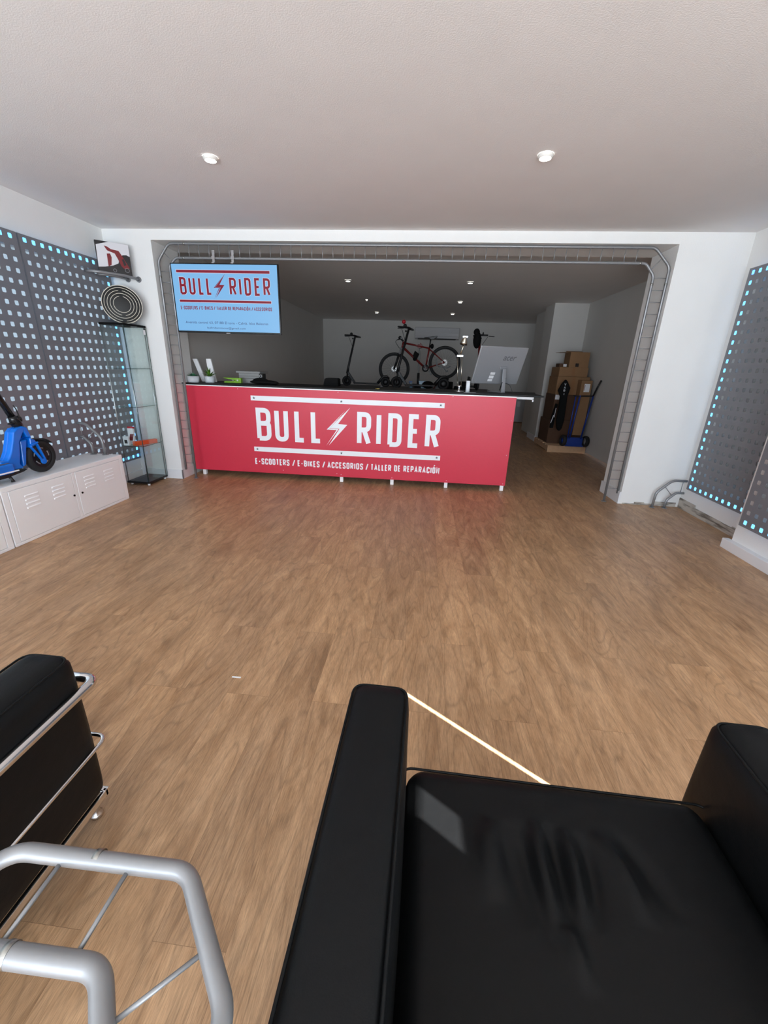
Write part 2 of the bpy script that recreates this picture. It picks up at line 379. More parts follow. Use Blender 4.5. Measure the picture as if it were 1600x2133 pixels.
# --------- stroke lettering
R0 = 0.42
GL = {
 'B': [[(0, 0, 0), (0, 1, 0), (1, 1, R0), (1, .54, R0), (.0, .54, 0)], [(0, 0, 0), (1, 0, R0), (1, .54, R0), (.5, .54, 0)]],
 'U': [[(0, 1, 0), (0, 0, .5), (1, 0, .5), (1, 1, 0)]],
 'L': [[(0, 1, 0), (0, 0, 0), (1, 0, 0)]],
 'R': [[(0, 0, 0), (0, 1, 0), (1, 1, R0), (1, .47, R0), (0, .47, 0)], [(.50, .47, 0), (1, 0, 0)]],
 'I': [[(0, 0, 0), (0, 1, 0)]],
 'D': [[(.0, 0, 0), (0, 1, 0), (1, 1, R0), (1, 0, R0), (-.02, 0, 0)]],
 'E': [[(1, 1, 0), (0, 1, 0), (0, 0, 0), (1, 0, 0)], [(0, .5, 0), (.85, .5, 0)]],
 'S': [[(1, .76, 0), (1, 1, R0), (0, 1, R0), (0, .56, R0), (1, .44, R0), (1, 0, R0), (0, 0, R0), (0, .24, 0)]],
 'C': [[(1, .70, 0), (1, 1, .5), (0, 1, .5), (0, 0, .5), (1, 0, .5), (1, .30, 0)]],
 'O': [[(.5, 1, 0), (0, 1, .5), (0, 0, .5), (1, 0, .5), (1, 1, .5), (.48, 1, 0)]],
 'T': [[(0, 1, 0), (1, 1, 0)], [(.5, 1, 0), (.5, 0, 0)]],
 'K': [[(0, 0, 0), (0, 1, 0)], [(1, 1, 0), (.05, .42, 0)], [(.35, .58, 0), (1, 0, 0)]],
 'A': [[(0, 0, 0), (.5, 1, 0), (1, 0, 0)], [(.17, .3, 0), (.83, .3, 0)]],
 'V': [[(0, 1, 0), (.5, 0, 0), (1, 1, 0)]],
 'P': [[(0, 0, 0), (0, 1, 0), (1, 1, R0), (1, .44, R0), (0, .44, 0)]],
 'N': [[(0, 0, 0), (0, 1, 0), (1, 0, 0), (1, 1, 0)]],
 '-': [[(0, .46, 0), (1, .46, 0)]],
 '/': [[(0, -.05, 0), (1, 1.08, 0)]],
}
_k = [0]
def stroke(mb, pts, t, o, ex, ey, th, rnd=0.0):
    ey_ = Vector(th)
    P = [Vector((p[0], p[1])) for p in pts]; Lf = []; Rt = []
    for i, p in enumerate(P):
        d0 = (P[i]-P[i-1]).normalized() if i else None; d1 = (P[i+1]-P[i]).normalized() if i < len(P)-1 else None
        if d0 is None: d0 = d1
        if d1 is None: d1 = d0
        n0 = Vector((-d0.y, d0.x)); n1 = Vector((-d1.y, d1.x)); m_ = n0+n1
        m_ = m_.normalized() if m_.length > 1e-6 else n0
        k = (t/2)/max(0.45, m_.dot(n0)); Lf.append(p+m_*k); Rt.append(p-m_*k)
    for i in range(len(P)-1):
        _k[0] = (_k[0]+1) % 11
        mb.prism([tuple(Rt[i]), tuple(Rt[i+1]), tuple(Lf[i+1]), tuple(Lf[i])], Vector(o)+ey_*(.03*_k[0]), ex, ey, ey_*(1-.03*_k[0]))
def glyph(mb, ch, x, z, w, h, t, o, ex, ey, th):
    acc = ch == 'Ó'
    if acc: ch = 'O'
    for path in GL[ch]:
        pts = [((x+t/2+gx*(w-t), z+t/2+gy*(h-t), 0), r*w*1.1) for gx, gy, r in path]
        if ch == 'I': pts = [((x+t/2, p[0][1], 0), 0) for p in pts]
        stroke(mb, rpoly(pts, 6), t, o, ex, ey, th)
    if acc: stroke(mb, [(x+w*.38, z+h*1.12), (x+w*.72, z+h*1.33)], t*.8, o, ex, ey, th)
WID = {'I': None, '-': .75, '/': .95, ' ': .45, 'E': .86, 'L': .84, 'T': .92, 'N': 1.06, 'A': 1.12, 'S': .98}
def word(mb, text, x0, x1, z, h, t, o, ex, ey, th, gap=.26):
    ws = []
    for ch in text:
        k = WID.get(ch, 1.0); ws.append(k)
    u = 0.5*h; tot = 0   # first pass with unit u, then scaled to fit
    n = len(text)
    def total(u): return sum((t if w is None else w*u) for w in ws)+gap*u*(n-1)
    lo, hi = 0.02*h, 3*h
    for _ in range(40):
        mid = (lo+hi)/2
        if total(mid) > x1-x0: hi = mid
        else: lo = mid
    u = lo; x = x0
    for ch, w in zip(text, ws):
        ww = t if w is None else w*u
        if ch != ' ': glyph(mb, ch, x, z, ww, h, t, o, ex, ey, th)
        x += ww+gap*u
def star(mb, cx, cz, r, o, ex, ey, th):
    mb.prism([(cx+(r if k % 2 == 0 else r*.42)*math.sin(PI*k/5), cz+(r if k % 2 == 0 else r*.42)*math.cos(PI*k/5)) for k in range(10)], o, ex, ey, th)
def fonttext(txt, x0, x1, zc, h, y, m, parent, name='lettering', shear=0.0, frame=None, bold=0.0):
    """text from the built in font turned into a mesh, fitted between x0 and x1 and height h; frame=(origin, ex, ez, normal)"""
    cu = bpy.data.curves.new('t', 'FONT'); cu.body = txt; cu.size = 1; cu.shear = shear; cu.offset = bold; cu.resolution_u = 3
    to = bpy.data.objects.new('t', cu); SC.collection.objects.link(to)
    dg = bpy.context.evaluated_depsgraph_get(); me = bpy.data.meshes.new_from_object(to.evaluated_get(dg))
    vs = [tuple(v.co) for v in me.vertices]; fs = [tuple(p.vertices) for p in me.polygons]
    bpy.data.objects.remove(to); bpy.data.curves.remove(cu); bpy.data.meshes.remove(me)
    ax = [v[0] for v in vs]; az = [v[1] for v in vs]; sx = (x1-x0)/(max(ax)-min(ax)); mb = MB()
    zlo = min(az); sz = h/(max(az)-zlo)
    if frame is None:
        mb.add([(x0+(v[0]-min(ax))*sx, y, zc-h/2+(v[1]-zlo)*sz) for v in vs], fs)
    else:
        o, ex, ez = frame; mb.add([tuple(o+ex*(x0+(v[0]-min(ax))*sx)+ez*(zc-h/2+(v[1]-zlo)*sz)) for v in vs], fs)
    return obj(name, mb, m, parent)

# ================================================================== SETTING
H = 2.5
XL, XR, YF = -3.255, 2.763, 4.405           # front room side walls and the wall with the opening
OL, OR_, OT, YB = -2.7585, 2.158, 2.408, 4.87
struct('floor', MB().xbox(-3.6, 3.2, -2.4, 12.3, -0.08, 0.0), 'floor')
struct('ceiling', MB().xbox(-3.6, 2.6, -2.4, 3.28, H, H+0.1).xbox(-3.6, 3.2, 3.28, 12.3, H, H+0.1), 'ceil')
struct('wall_left', MB().xbox(XL-0.12, XL, -2.3, YB, 0, .33).xbox(XL-0.12, XL, -2.3, YB, 2.10, H).xbox(XL-0.12, XL, -2.3, .4, .33, 2.10).xbox(XL-0.12, XL, 4.27, YB, .33, 2.10), 'wall')
struct('added_backlight_pane', MB().xbox(XL-0.03, XL-0.024, .4, 4.27, .33, 2.10), 'frosted')  # translucent pane added behind the panels to brighten their holes
struct('wall_right', MB().xbox(XR, XR+0.2, 3.3, YF+0.02, 0, H), 'wall')
# right-hand pier section nearer the street: thin lining with slots added to shape the sun streak and seat patch
def slotted(x0, x1, y0, y1, z0, z1, holes):
    ys = sorted({y0, y1, *[h[0] for h in holes], *[h[1] for h in holes]}); mb = MB()
    for a, b in zip(ys[:-1], ys[1:]):
        cut = sorted([(h[2], h[3]) for h in holes if h[0] <= a+1e-6 and h[1] >= b-1e-6]); z = z0
        for c0, c1 in cut:
            if c0 > z+1e-6: mb.xbox(x0, x1, a, b, z, c0)
            z = c1
        if z < z1-1e-6: mb.xbox(x0, x1, a, b, z, z1)
    return mb
struct('wall_right_front', slotted(2.55, 2.58, -2.3, 3.3, 0, H, [(-0.4395, -0.4025, 1.20, 1.845), (-1.190, -1.104, 2.150, 2.285)]), 'wall')
struct('wall_right_return', MB().xbox(2.58, XR+0.2, 3.27, 3.30, 0, H), 'wall')
struct('wall_front', MB().xbox(XL-0.2, OL, YF, YB, 0, H).xbox(OR_, XR+0.2, YF, YB, 0, H).xbox(OL, OR_, YF, YB, OT, H), 'wall')
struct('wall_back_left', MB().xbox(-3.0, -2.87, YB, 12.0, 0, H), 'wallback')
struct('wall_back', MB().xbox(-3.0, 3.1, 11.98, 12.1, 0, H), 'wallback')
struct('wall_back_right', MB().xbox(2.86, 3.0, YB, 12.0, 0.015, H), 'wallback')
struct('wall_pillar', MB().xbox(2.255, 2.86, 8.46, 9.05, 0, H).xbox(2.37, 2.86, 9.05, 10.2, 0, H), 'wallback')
struct('wall_rear', MB().xbox(XL-0.2, -3.15, -2.4, -2.3, 0, H).xbox(2.45, 2.75, -2.4, -2.3, 0, H).xbox(-3.15, 2.45, -2.4, -2.3, 2.35, H), 'wall')
wf = MB()
for x in (-3.13, -1.3, 0.6, 2.43): wf.xbox(x-0.02, x+0.02, -2.37, -2.33, 0, 2.35)
wf.xbox(-3.15, 2.45, -2.37, -2.33, 2.31, 2.35)
struct('window_1', wf, 'satin')
struct('sun_blocker_slab', MB().xbox(-3.6, 5.5, -4.75, -2.4, 2.42, 2.5), 'base')   # unseen slab added outside the storefront to block the sun
struct('baseboard_left', MB().xbox(XL, XL+0.015, -2.2, YF, 0, 0.09).xbox(XL, OL+0.012, YF-0.014, YF, 0, 0.104).xbox(OL, OL+0.012, YF-0.014, YB, 0, 0.104), 'base', 0.002)
struct('baseboard_right', MB().xbox(OR_-0.018, OR_, YF-0.004, YB, 0, 0.13).xbox(OR_-0.018, 2.86, YB, YB+0.015, 0, 0.13), 'base', 0.002)
struct('baseboard_right_front', MB().xbox(2.50, 2.55, -2.2, 3.335, 0, 0.078), 'base', 0.003)
struct('baseboard_pillar', MB().xbox(2.238, 2.256, 8.445, 9.06, 0, 0.11).xbox(2.24, 2.40, 8.443, 8.46, 0, 0.11), 'base', 0.002)
sk = MB(); y = 3.3
while y < YF-0.02:
    y2 = min(YF-0.003, y+random.uniform(.12, .3)); sk.xbox(XR-0.006-random.uniform(0, .006), XR, y, y2, 0, random.uniform(.070, .105)); y = y2
struct('trim_1', sk, 'skirt')
sk = MB(); x = 2.19
for w_, h_ in ((.12, .012), (.1, .03), (.1, .018), (.22, .045)):
    sk.xbox(x, min(x+w_, XR-0.012), YF-0.006, YF, 0, h_); x += w_
struct('trim_2', sk, 'skirt')

# ---------------------------------------------------------------- downlights
def downlight(x, y, label, group, big=1.0):
    r = 0.040*big
    t = thing('downlight', label, 'ceiling light', (x, y, H-0.02), group)
    obj('trim_ring', MB().lathe([(r*.85, 0.0), (r*1.10, 0.008), (r*1.12, 0.019)], (x, y, H-0.02)), 'ring', t)
    obj('bulb', MB().lathe([(0.0001, 0.006), (r*.6, 0.007), (r*.86, 0.014), (r*.86, 0.019)], (x, y, H-0.02)), 'lamp', t)
    return t
GF, GB = 'downlights of the front room', 'downlights of the back room'
for x, y, lb, g in [(-1.413, 3.0, 'round recessed downlight in the front room ceiling, the left one', GF), (0.618, 3.008, 'round recessed downlight in the front room ceiling, the right one', GF),
                    (-1.221, 6.705, 'recessed downlight of the back room, left one nearest the opening', GB), (0.558, 6.704, 'recessed downlight of the back room, right one nearest the opening', GB),
                    (-1.192, 8.513, 'recessed downlight of the back room, faint left one in the middle row', GB), (0.557, 8.522, 'recessed downlight of the back room, right one in the middle row', GB),
                    (-1.205, 10.312, 'recessed downlight of the back room, left one nearest the back wall', GB), (0.523, 10.27, 'recessed downlight of the back room, right one nearest the back wall', GB)]:
    downlight(x, y, lb, g, 0.5 if (x == -1.192) else 1.0)

# ================================================================== PERFORATED PANELS
P_ = 0.0785
def perforated(name, X, side, ycols, zrows, ymargin, label, strips, group):
    """sheet in a plane X=const; side=+1 faces +X"""
    hw = 0.0165; c = 0.005; th = 0.002; mb = MB()
    ys = [(yc-P_/2, yc+P_/2, yc) for yc in ycols]; zs = [(zc-P_/2, zc+P_/2, zc) for zc in zrows]
    ring = [(-hw+c, -hw), (hw-c, -hw), (hw, -hw+c), (hw, hw-c), (hw-c, hw), (-hw+c, hw), (-hw, hw-c), (-hw, -hw+c)]
    y_lo, y_hi = min(ycols)-ymargin[0], max(ycols)+ymargin[1]; z_lo, z_hi = min(zrows)-0.037, max(zrows)+0.037
    for ya, yb, yc in ys:
        ya = y_lo if yc == min(ycols) else ya; yb = y_hi if yc == max(ycols) else yb
        for za, zb, zc in zs:
            za_ = z_lo if zc == min(zrows) else za; zb_ = z_hi if zc == max(zrows) else zb
            sq = [(ya, za_), (yb, za_), (yb, zb_), (ya, zb_)]
            v = []
            for xx in (X, X-side*th):
                v += [(xx, a, b) for a, b in sq] + [(xx, yc+a, zc+b) for a, b in ring]
            f = []
            def q(o, rev):
                R = [(0, 1, 4+1, 4+0), (1, 4+2, 4+1), (1, 2, 4+3, 4+2), (2, 4+4, 4+3), (2, 3, 4+5, 4+4), (3, 4+6, 4+5), (3, 0, 4+7, 4+6), (0, 4+0, 4+7)]
                for r in R:
                    r = tuple(i+o for i in r); f.append(r[::-1] if rev else r)
            q(0, side < 0); q(12, side > 0)
            for k in range(8):
                a, b = 4+k, 4+(k+1) % 8; r = (a, b, b+12, a+12); f.append(r if side > 0 else r[::-1])
            mb.add(v, f)
    t = thing(name, label, 'panel', (X, (y_lo+y_hi)/2, z_lo), group)
    obj('perforated_sheet', mb, 'panel', t)
    rim = MB(); d = 0.018
    rim.xbox(min(X-side*th, X-side*d), max(X-side*th, X-side*d), y_lo, y_lo+.002, z_lo, z_hi); rim.xbox(min(X-side*th, X-side*d), max(X-side*th, X-side*d), y_hi-.002, y_hi, z_lo, z_hi)
    obj('folded_edge', rim, 'panel', t)
    xb = X-side*0.030; xf = X-side*0.022
    for s_ in strips:
        if s_ == 'top': b = (y_lo+.01, y_hi-.01, max(zrows)-.012, max(zrows)+.030)
        elif s_ == 'bottom': b = (y_lo+.01, y_hi-.01, min(zrows)-.030, min(zrows)+.012)
        elif s_ == 'far': b = (max(ycols)+.008, max(ycols)+.046, z_lo+.01, z_hi-.01)
        obj('led_strip', MB().xbox(min(xb, xf), max(xb, xf), *b), 'led', t)
        xc = xb-side*0.004; obj('led_channel', MB().xbox(min(xb, xc), max(xb, xc), *b), 'base', t)
    return t
ZR = [0.274+P_*i for i in range(25)]
G1 = 'perforated grey wall panels'
colsA = [3.441+0.0785*i for i in range(12)]
perforated('perforated_panel', -3.2, 1, colsA, ZR, (0.053, 0.045), 'grey perforated metal wall panel behind the glass cabinet, blue light in its edge holes', ['top', 'bottom', 'far'], G1)
colsB = [3.32-0.0785*i for i in range(12)][::-1]
perforated('perforated_panel', -3.2, 1, colsB, ZR, (0.05, 0.055), 'grey perforated metal wall panel behind the blue scooter, left of the panel seam', ['top', 'bottom'], G1)
colsR = [4.205-0.0785*i for i in range(12)][::-1]
perforated('perforated_panel', 2.7, -1, colsR, [z+0.0 for z in ZR], (0.05, 0.05), 'grey perforated metal panel in the right corner, bright blue holes down its left edge', ['top', 'bottom', 'far'], G1)
colsS = [3.155-0.0785*i for i in range(12)][::-1]
perforated('perforated_panel', 2.49, -1, colsS, ZR, (0.05, 0.055), 'darker grey perforated metal panel at the right picture edge above the white baseboard', ['top', 'bottom'], G1)
# spacers carrying the panels

# ================================================================== TUBE ARCH
def tube_frame():
    Y = 4.455; t = thing('tube_arch', 'silver double tube arch with ladder rungs lining the wide opening', 'metal frame', (-0.3, Y, 0))
    xo, xi, xro, xri, zo, zi = -2.738, -2.625, 2.143, 2.020, 2.392, 2.268
    r = 0.0125
    outer = rpoly([((xo, Y, .10), 0), ((xo, Y, 2.24), .10), ((-2.61, Y, zo), .10), ((1.985, Y, zo), .10), ((xro, Y, 2.24), .10), ((xro, Y, .10), 0)])
    inner = rpoly([((xi, Y, .003), 0), ((xi, Y, 2.20), .06), ((-2.55, Y, zi), .06), ((1.93, Y, zi), .07), ((xri, Y, 2.17), .07), ((xri, Y, .003), 0)])
    obj('outer_tube', MB().tube(outer, r, 14), 'tube', t); obj('inner_tube', MB().tube(inner, r, 14), 'tube', t)
    def rung(a, b): obj('rung', MB().tube([a, b], .0032, 8), 'tube', t)
    z = .178
    while z < 2.15: rung((xo, Y, z), (xi, Y, z)); z += .0985
    z = .151
    while z < 2.16: rung((xri, Y, z), (xro, Y, z)); z += .1
    x = -2.51
    while x < 1.93: rung((x, Y, zi), (x, Y, zo)); x += .1035
    rung((-2.675, Y, 2.318), (-2.59, Y, 2.232)); rung((2.065, Y, 2.315), (1.985, Y, 2.215))
    for p in ((xi, .0), (xri, .0)): obj('foot_flange', MB().cyl((p[0], Y, 0), (p[0], Y, .006), .026), 'tube', t)
    for p, d in (((xo, 2.10), 'z'), ((xi, 2.10), 'z'), ((xro, 2.10), 'z'), ((xri, 2.10), 'z'), ((-2.47, zi), 'x'), ((1.88, zi), 'x'), ((-2.45, zo), 'x')):
        a = Vector((p[0], Y, p[1])); v = Vector((0, 0, .007)) if d == 'z' else Vector((.007, 0, 0))
        obj('joint_sleeve', MB().cyl(a-v, a+v, .0138, seg=14), 'sleeve', t)
tube_frame()

# quarter arch tube brackets
def quarter(name, label, cat, outer, inner, rods, ends, r=0.0125, loc=None, rodr=.0035, endn=(0, 0, 1)):
    t = thing(name, label, cat, loc or tuple(outer[-1][0]))
    obj('outer_tube', MB().tube(rpoly(outer, 8), r, 16), 'tube', t)
    obj('inner_tube', MB().tube(rpoly(inner, 8), r, 16), 'tube', t)
    for a, b in rods: obj('rod', MB().tube([a, b], rodr, 8), 'tube', t)
    n = Vector(endn)
    for e in ends:
        e = Vector(e); obj('flange', MB().cyl(e, e+n*.006, .027), 'tube', t)
    return t
Y = 4.33   # right floor bracket
quarter('tube_bracket', 'small curved silver tube bracket standing on the floor under the right perforated panel', 'metal bracket',
        [((2.735, Y, .30), 0), ((2.595, Y, .30), .10), ((2.465, Y, .165), .10), ((2.459, Y, 0), 0)],
        [((2.735, Y, .172), 0), ((2.66, Y, .172), .06), ((2.586, Y, .09), .06), ((2.581, Y, 0), 0)],
        [((2.53, Y, .24), (2.62, Y, .145)), ((2.70, Y, .30), (2.70, Y, .172))], [(2.459, Y, 0), (2.581, Y, 0)])
Y = 3.56   # left bracket on the white cabinet
quarter('tube_bracket', 'small curved silver tube bracket standing on the white cabinet by the perforated panel', 'metal bracket',
        [((-3.19, Y, .727), 0), ((-3.12, Y, .727), .10), ((-2.985, Y, .60), .10), ((-2.975, Y, .4395), 0)],
        [((-3.19, Y, .600), 0), ((-3.165, Y, .600), .07), ((-3.10, Y, .535), .07), ((-3.096, Y, .4395), 0)],
        [((-3.05, Y, .66), (-3.13, Y, .570)), ((-3.172, Y, .727), (-3.172, Y, .60)), ((-3.098, Y, .50), (-2.977, Y, .50))], [(-2.975, Y, .4395), (-3.096, Y, .4395)])
# shelf bracket in the left corner, horizontal quarter arch
Z = 2.062
quarter('tube_shelf', 'curved grey tube shelf bracket in the left corner under the scooter picture', 'metal bracket',
        [((-3.192, 4.02, Z), 0), ((-3.10, 4.04, Z), .12), ((-2.955, 4.22, Z), .12), ((-2.94, 4.395, Z), 0)],
        [((-3.192, 4.16, Z), 0), ((-3.15, 4.17, Z), .07), ((-3.06, 4.27, Z), .07), ((-3.055, 4.395, Z), 0)],
        [((-2.947, 4.3, Z), (-3.056, 4.33, Z))], [(-2.94, 4.398, Z), (-3.055, 4.398, Z)], loc=(-2.94, 4.40, Z), endn=(0, 1, 0))

# ================================================================== RECEPTION COUNTER
def counter():
    yf = 4.62; t = thing('reception_counter', 'long red reception counter with white lettering and dark worktop', 'counter', (-0.88, yf+.3, 0))
    obj('front_panel', MB().xbox(-2.735, 0.982, yf, yf+.016, .068, 1.043), 'red', t, .001)
    obj('side_panel', MB().xbox(.955, .968, yf+.016, yf+.55, .12, 1.03), 'red', t)
    obj('worktop', MB().prism([(-2.752, yf-.006), (1.262, yf-.006), (1.262, yf+.35), (1.345, yf+.735), (-2.752, yf+.735)], (0, 0, 1.0535), (1, 0, 0), (0, 1, 0), (0, 0, .0175)), 'worktop', t)
    obj('edge_trim', MB().xbox(-2.735, 0.982, yf-.004, yf+.012, 1.043, 1.0525), 'cab', t)
    obj('support_rail', MB().xbox(.99, 1.19, yf+.12, yf+.15, 1.022, 1.051).xbox(1.178, 1.19, yf+.12, yf+.15, .998, 1.03), 'cab', t)
    for x in (-2.62, -.92, -.318, .313, .952):
        obj('leg', MB().xbox(x-.02, x+.02, yf+.022, yf+.062, 0, .10), 'cab', t, .003)
    for x in (-2.2, -.318+.6): obj('frame_post', MB().xbox(x, x+.03, yf+.5, yf+.53, 0, 1.05), 'cab', t)
    O = (0, yf-.0012, 0); ex = (1, 0, 0); ey = (0, 0, 1); th = (0, .0012, 0)
    def part(name, mb, m='white'): return obj(name, mb, m, t)
    part('logo_bar', MB().xbox(-1.955, .228, yf-.0012, yf, .904, .958)); part('logo_bar', MB().xbox(-1.958, .223, yf-.0012, yf, .323, .378))
    T = .053; z0 = .453; hh = .374
    for ch, x, w in (('B', -1.909, .172), ('U', -1.692, .160), ('L', -1.459, .130), ('L', -1.268, .130), ('R', -.735, .160), ('I', -.514, T), ('D', -.384, .158), ('E', -.155, .136), ('R', .037, .160)):
        mb = MB(); glyph(mb, ch, x, z0, w, hh, T, O, ex, ey, th); part('logo_letter', mb)
    part('lightning_bolt', MB().prism([(-.813, .869), (-.952, .684), (-.847, .677), (-1.062, .435), (-.937, .629), (-1.051, .633)], O, ex, ey, th)
         .prism([(-.868, .833), (-1.084, .616), (-1.070, .614), (-1.055, .628)], O, ex, ey, th).prism([(-1.084, .616), (-.969, .615), (-.948, .625), (-1.055, .628)], O, ex, ey, th).prism([(-.969, .615), (-1.094, .428), (-.948, .625)], O, ex, ey, th))
    O2 = (0, yf-.0020, 0)
    for x, z in ((-1.918, .932), (-.914, .931), (.186, .933), (-1.919, .35), (-.915, .351), (.184, .353)):
        mb = MB(); star(mb, x, z, .017, O2, ex, ey, (0, .0008, 0)); part('star_mark', mb, 'greystar')
    mb = MB(); hs = .074; zz = .168
    for wd, a, b in (('E-SCOOTERS', -1.957, -1.539), ('/', -1.507, -1.468), ('E-BIKES', -1.441, -1.176), ('/', -1.145, -1.108), ('ACCESORIOS', -1.083, -.660), ('/', -.631, -.597), ('TALLER DE REPARACIÓN', -.570, .226)):
        mb = MB(); word(mb, wd, a, b, zz, hs, .0135, O, ex, ey, th); part('tagline_word', mb)
    sc = MB()
    for x, z in ((-2.1, 1.025), (-.95, 1.03), (.31, 1.03), (.955, .80), (.955, .42), (.955, .09), (-.92, .095), (-.97, .105), (-1.62, .11), (.313, .092), (-.318, .09)):
        sc.ball((x, yf-.001, z), .004, 8)
    part('screw_heads', sc, 'white')
    return t
counter()

# ================================================================== TELEVISION
def television():
    y = 4.405; t = thing('television', 'flat television showing a red and blue shop advert, hung from the tube arch', 'television', (-2.05, y+.02, 1.58))
    obj('casing', MB().xbox(-2.592, -1.492, y, y+.03, 1.583, 2.216).xbox(-2.4, -1.7, y+.03, y+.05, 1.62, 1.95), 'blackgloss', t, .002)
    obj('screen', MB().xbox(-2.582, -1.503, y-.001, y, 1.600, 2.206), 'screen', t)
    obj('brand_badge', MB().xbox(-2.07, -2.03, y-.0015, y, 1.582, 1.589), 'silver', t)
    k = y-.0014; O = (0, k, 0); ex = (1, 0, 0); ey = (0, 0, 1); th = (0, .0003, 0)
    def S(x, z): return ((x+2.05)*.9955-2.05-.0, 1.3+(z-1.3)*.9945)
    def part(n, mb, m): return obj(n, mb, m, t)
    halo = MB(); dx = .003
    def bar(x0, x1, z0, z1):
        halo.xbox(x0-dx, x1+dx, k+.0002, k+.0003, z0-dx, z1+dx); return MB().xbox(x0, x1, k, k+.0002, z0, z1)
    part('logo_bar', bar(-2.535, -1.578, 2.131, 2.155), 'scrred'); part('logo_bar', bar(-2.533, -1.577, 1.868, 1.889), 'scrred')
    T = .0215; z0 = 1.935; hh = .157
    for ch, x, w in (('B', -2.515, .068), ('U', -2.419, .066), ('L', -2.318, .054), ('L', -2.236, .054), ('R', -1.997, .070), ('I', -1.897, T), ('D', -1.842, .066), ('E', -1.740, .060), ('R', -1.650, .070)):
        hb = MB(); glyph(hb, ch, x-dx, z0-dx, w+2*dx, hh+2*dx, T+2*dx, (0, k+.0002, 0), ex, ey, (0, .0001, 0)); halo.add(hb.v, hb.f)
        mb = MB(); glyph(mb, ch, x, z0, w, hh, T, O, ex, ey, (0, .0002, 0)); part('logo_letter', mb, 'scrred')
    part('letter_outline', halo, 'scrwhite')
    part('lightning_bolt', MB().prism([(-2.034, 2.124), (-2.098, 2.028), (-2.048, 2.026), (-2.146, 1.910), (-2.090, 2.004), (-2.144, 2.006)], O, ex, ey, th), 'scrred')
    part('bolt_edge', MB().prism([(-2.060, 2.10), (-2.160, 2.000), (-2.153, 1.999), (-2.146, 2.006)], O, ex, ey, th).prism([(-2.160, 2.0), (-2.106, 2.0), (-2.094, 2.003), (-2.146, 2.005)], O, ex, ey, th).prism([(-2.106, 2.0), (-2.165, 1.90), (-2.096, 2.002)], O, ex, ey, th), 'scrred')
    mb = MB()
    for wd, a, b in (('E-SCOOTERS', -2.531, -2.352), ('/', -2.340, -2.322), ('E-BIKES', -2.310, -2.192), ('/', -2.182, -2.164), ('TALLER DE REPARACIÓN', -2.152, -1.798), ('/', -1.786, -1.768), ('ACCESORIOS', -1.760, -1.573)):
        mb = MB(); word(mb, wd, a, b, 1.800, .032, .0058, O, ex, ey, th); part('tagline_word', mb, 'scrred')
    fonttext('Avenida central 63, 07180 El toro - Calvià. Islas Baleares', -2.498, -1.620, 1.680, .026, k, MT['scrnavy'], t, 'address_lettering')
    fonttext('bullriderstores@gmail.com', -2.270, -1.860, 1.631, .024, k, MT['scrnavy'], t, 'email_lettering')
    for x in (-2.15, -1.955):
        b = MB(); b.xbox(x-.012, x+.012, 4.43, 4.434, 2.20, 2.255).xbox(x-.014, x+.014, 4.436, 4.444, 2.30, 2.335).xbox(x-.012, x+.012, 4.434, 4.438, 2.255, 2.32).xbox(x-.016, x+.016, 4.425, 4.443, 2.255, 2.283).xbox(x-.012, x+.012, 4.41, 4.432, 2.215, 2.228)
        obj('mounting_clamp', b, 'satin', t, .001)
television()

# ================================================================== WHITE CABINETS
def cabinet(y0, label):
    y1 = y0+1.19; x0, x1, zt = -3.192, -2.85, .4385
    t = thing('metal_cabinet', label, 'cabinet', ((x0+x1)/2, (y0+y1)/2, 0), 'low white metal cabinets on the left wall')
    obj('body', MB().xbox(x0, x1-.012, y0, y1, .0, zt).xbox(x1-.012, x1, y0, y1, 0, .022).xbox(x1-.012, x1, y0, y1, zt-.034, zt).xbox(x1-.012, x1, y0, y0+.045, .022, zt-.034).xbox(x1-.012, x1, y1-.045, y1, .022, zt-.034).xbox(x1-.012, x1, y0+.59, y0+.62, .022, zt-.034), 'cab', t, .003)
    for a, b, ks in ((y0+.049, y0+.586, y0+.571), (y0+.624, y1-.049, y0+.655)):
        d = obj('door', MB().xbox(x1-.010, x1+.001, a, b, .026, zt-.038), 'cab', t, .002)
        lv = MB()
        for f in (.30, .73) if a < y0+.3 else (.26, .70):
            yc = a+(b-a)*f
            for k in range(4):
                z = .338-k*.030
                yy = yc
                lv.add([(x1+.001, yy-.056, z+.006), (x1+.001, yy+.056, z+.006), (x1+.001, yy+.056, z-.007), (x1+.001, yy-.056, z-.007),
                        (x1+.006, yy-.052, z+.001), (x1+.006, yy+.052, z+.001), (x1+.006, yy+.052, z-.005), (x1+.006, yy-.052, z-.005)],
                       [(4, 7, 6, 5), (0, 4, 5, 1), (1, 5, 6, 2), (2, 6, 7, 3), (3, 7, 4, 0)])
        obj('vent_louvers', lv, 'cab', d)
        obj('lock', MB().cyl((x1+.0005, ks-.0, .218), (x1+.006, ks, .218), .0085, seg=16), 'blackgloss', d)
    return t
cabinet(2.415, 'low white metal cabinet with louvered doors, under the blue scooter')
cabinet(1.215, 'low white metal cabinet cut by the left picture edge, nearest the camera')

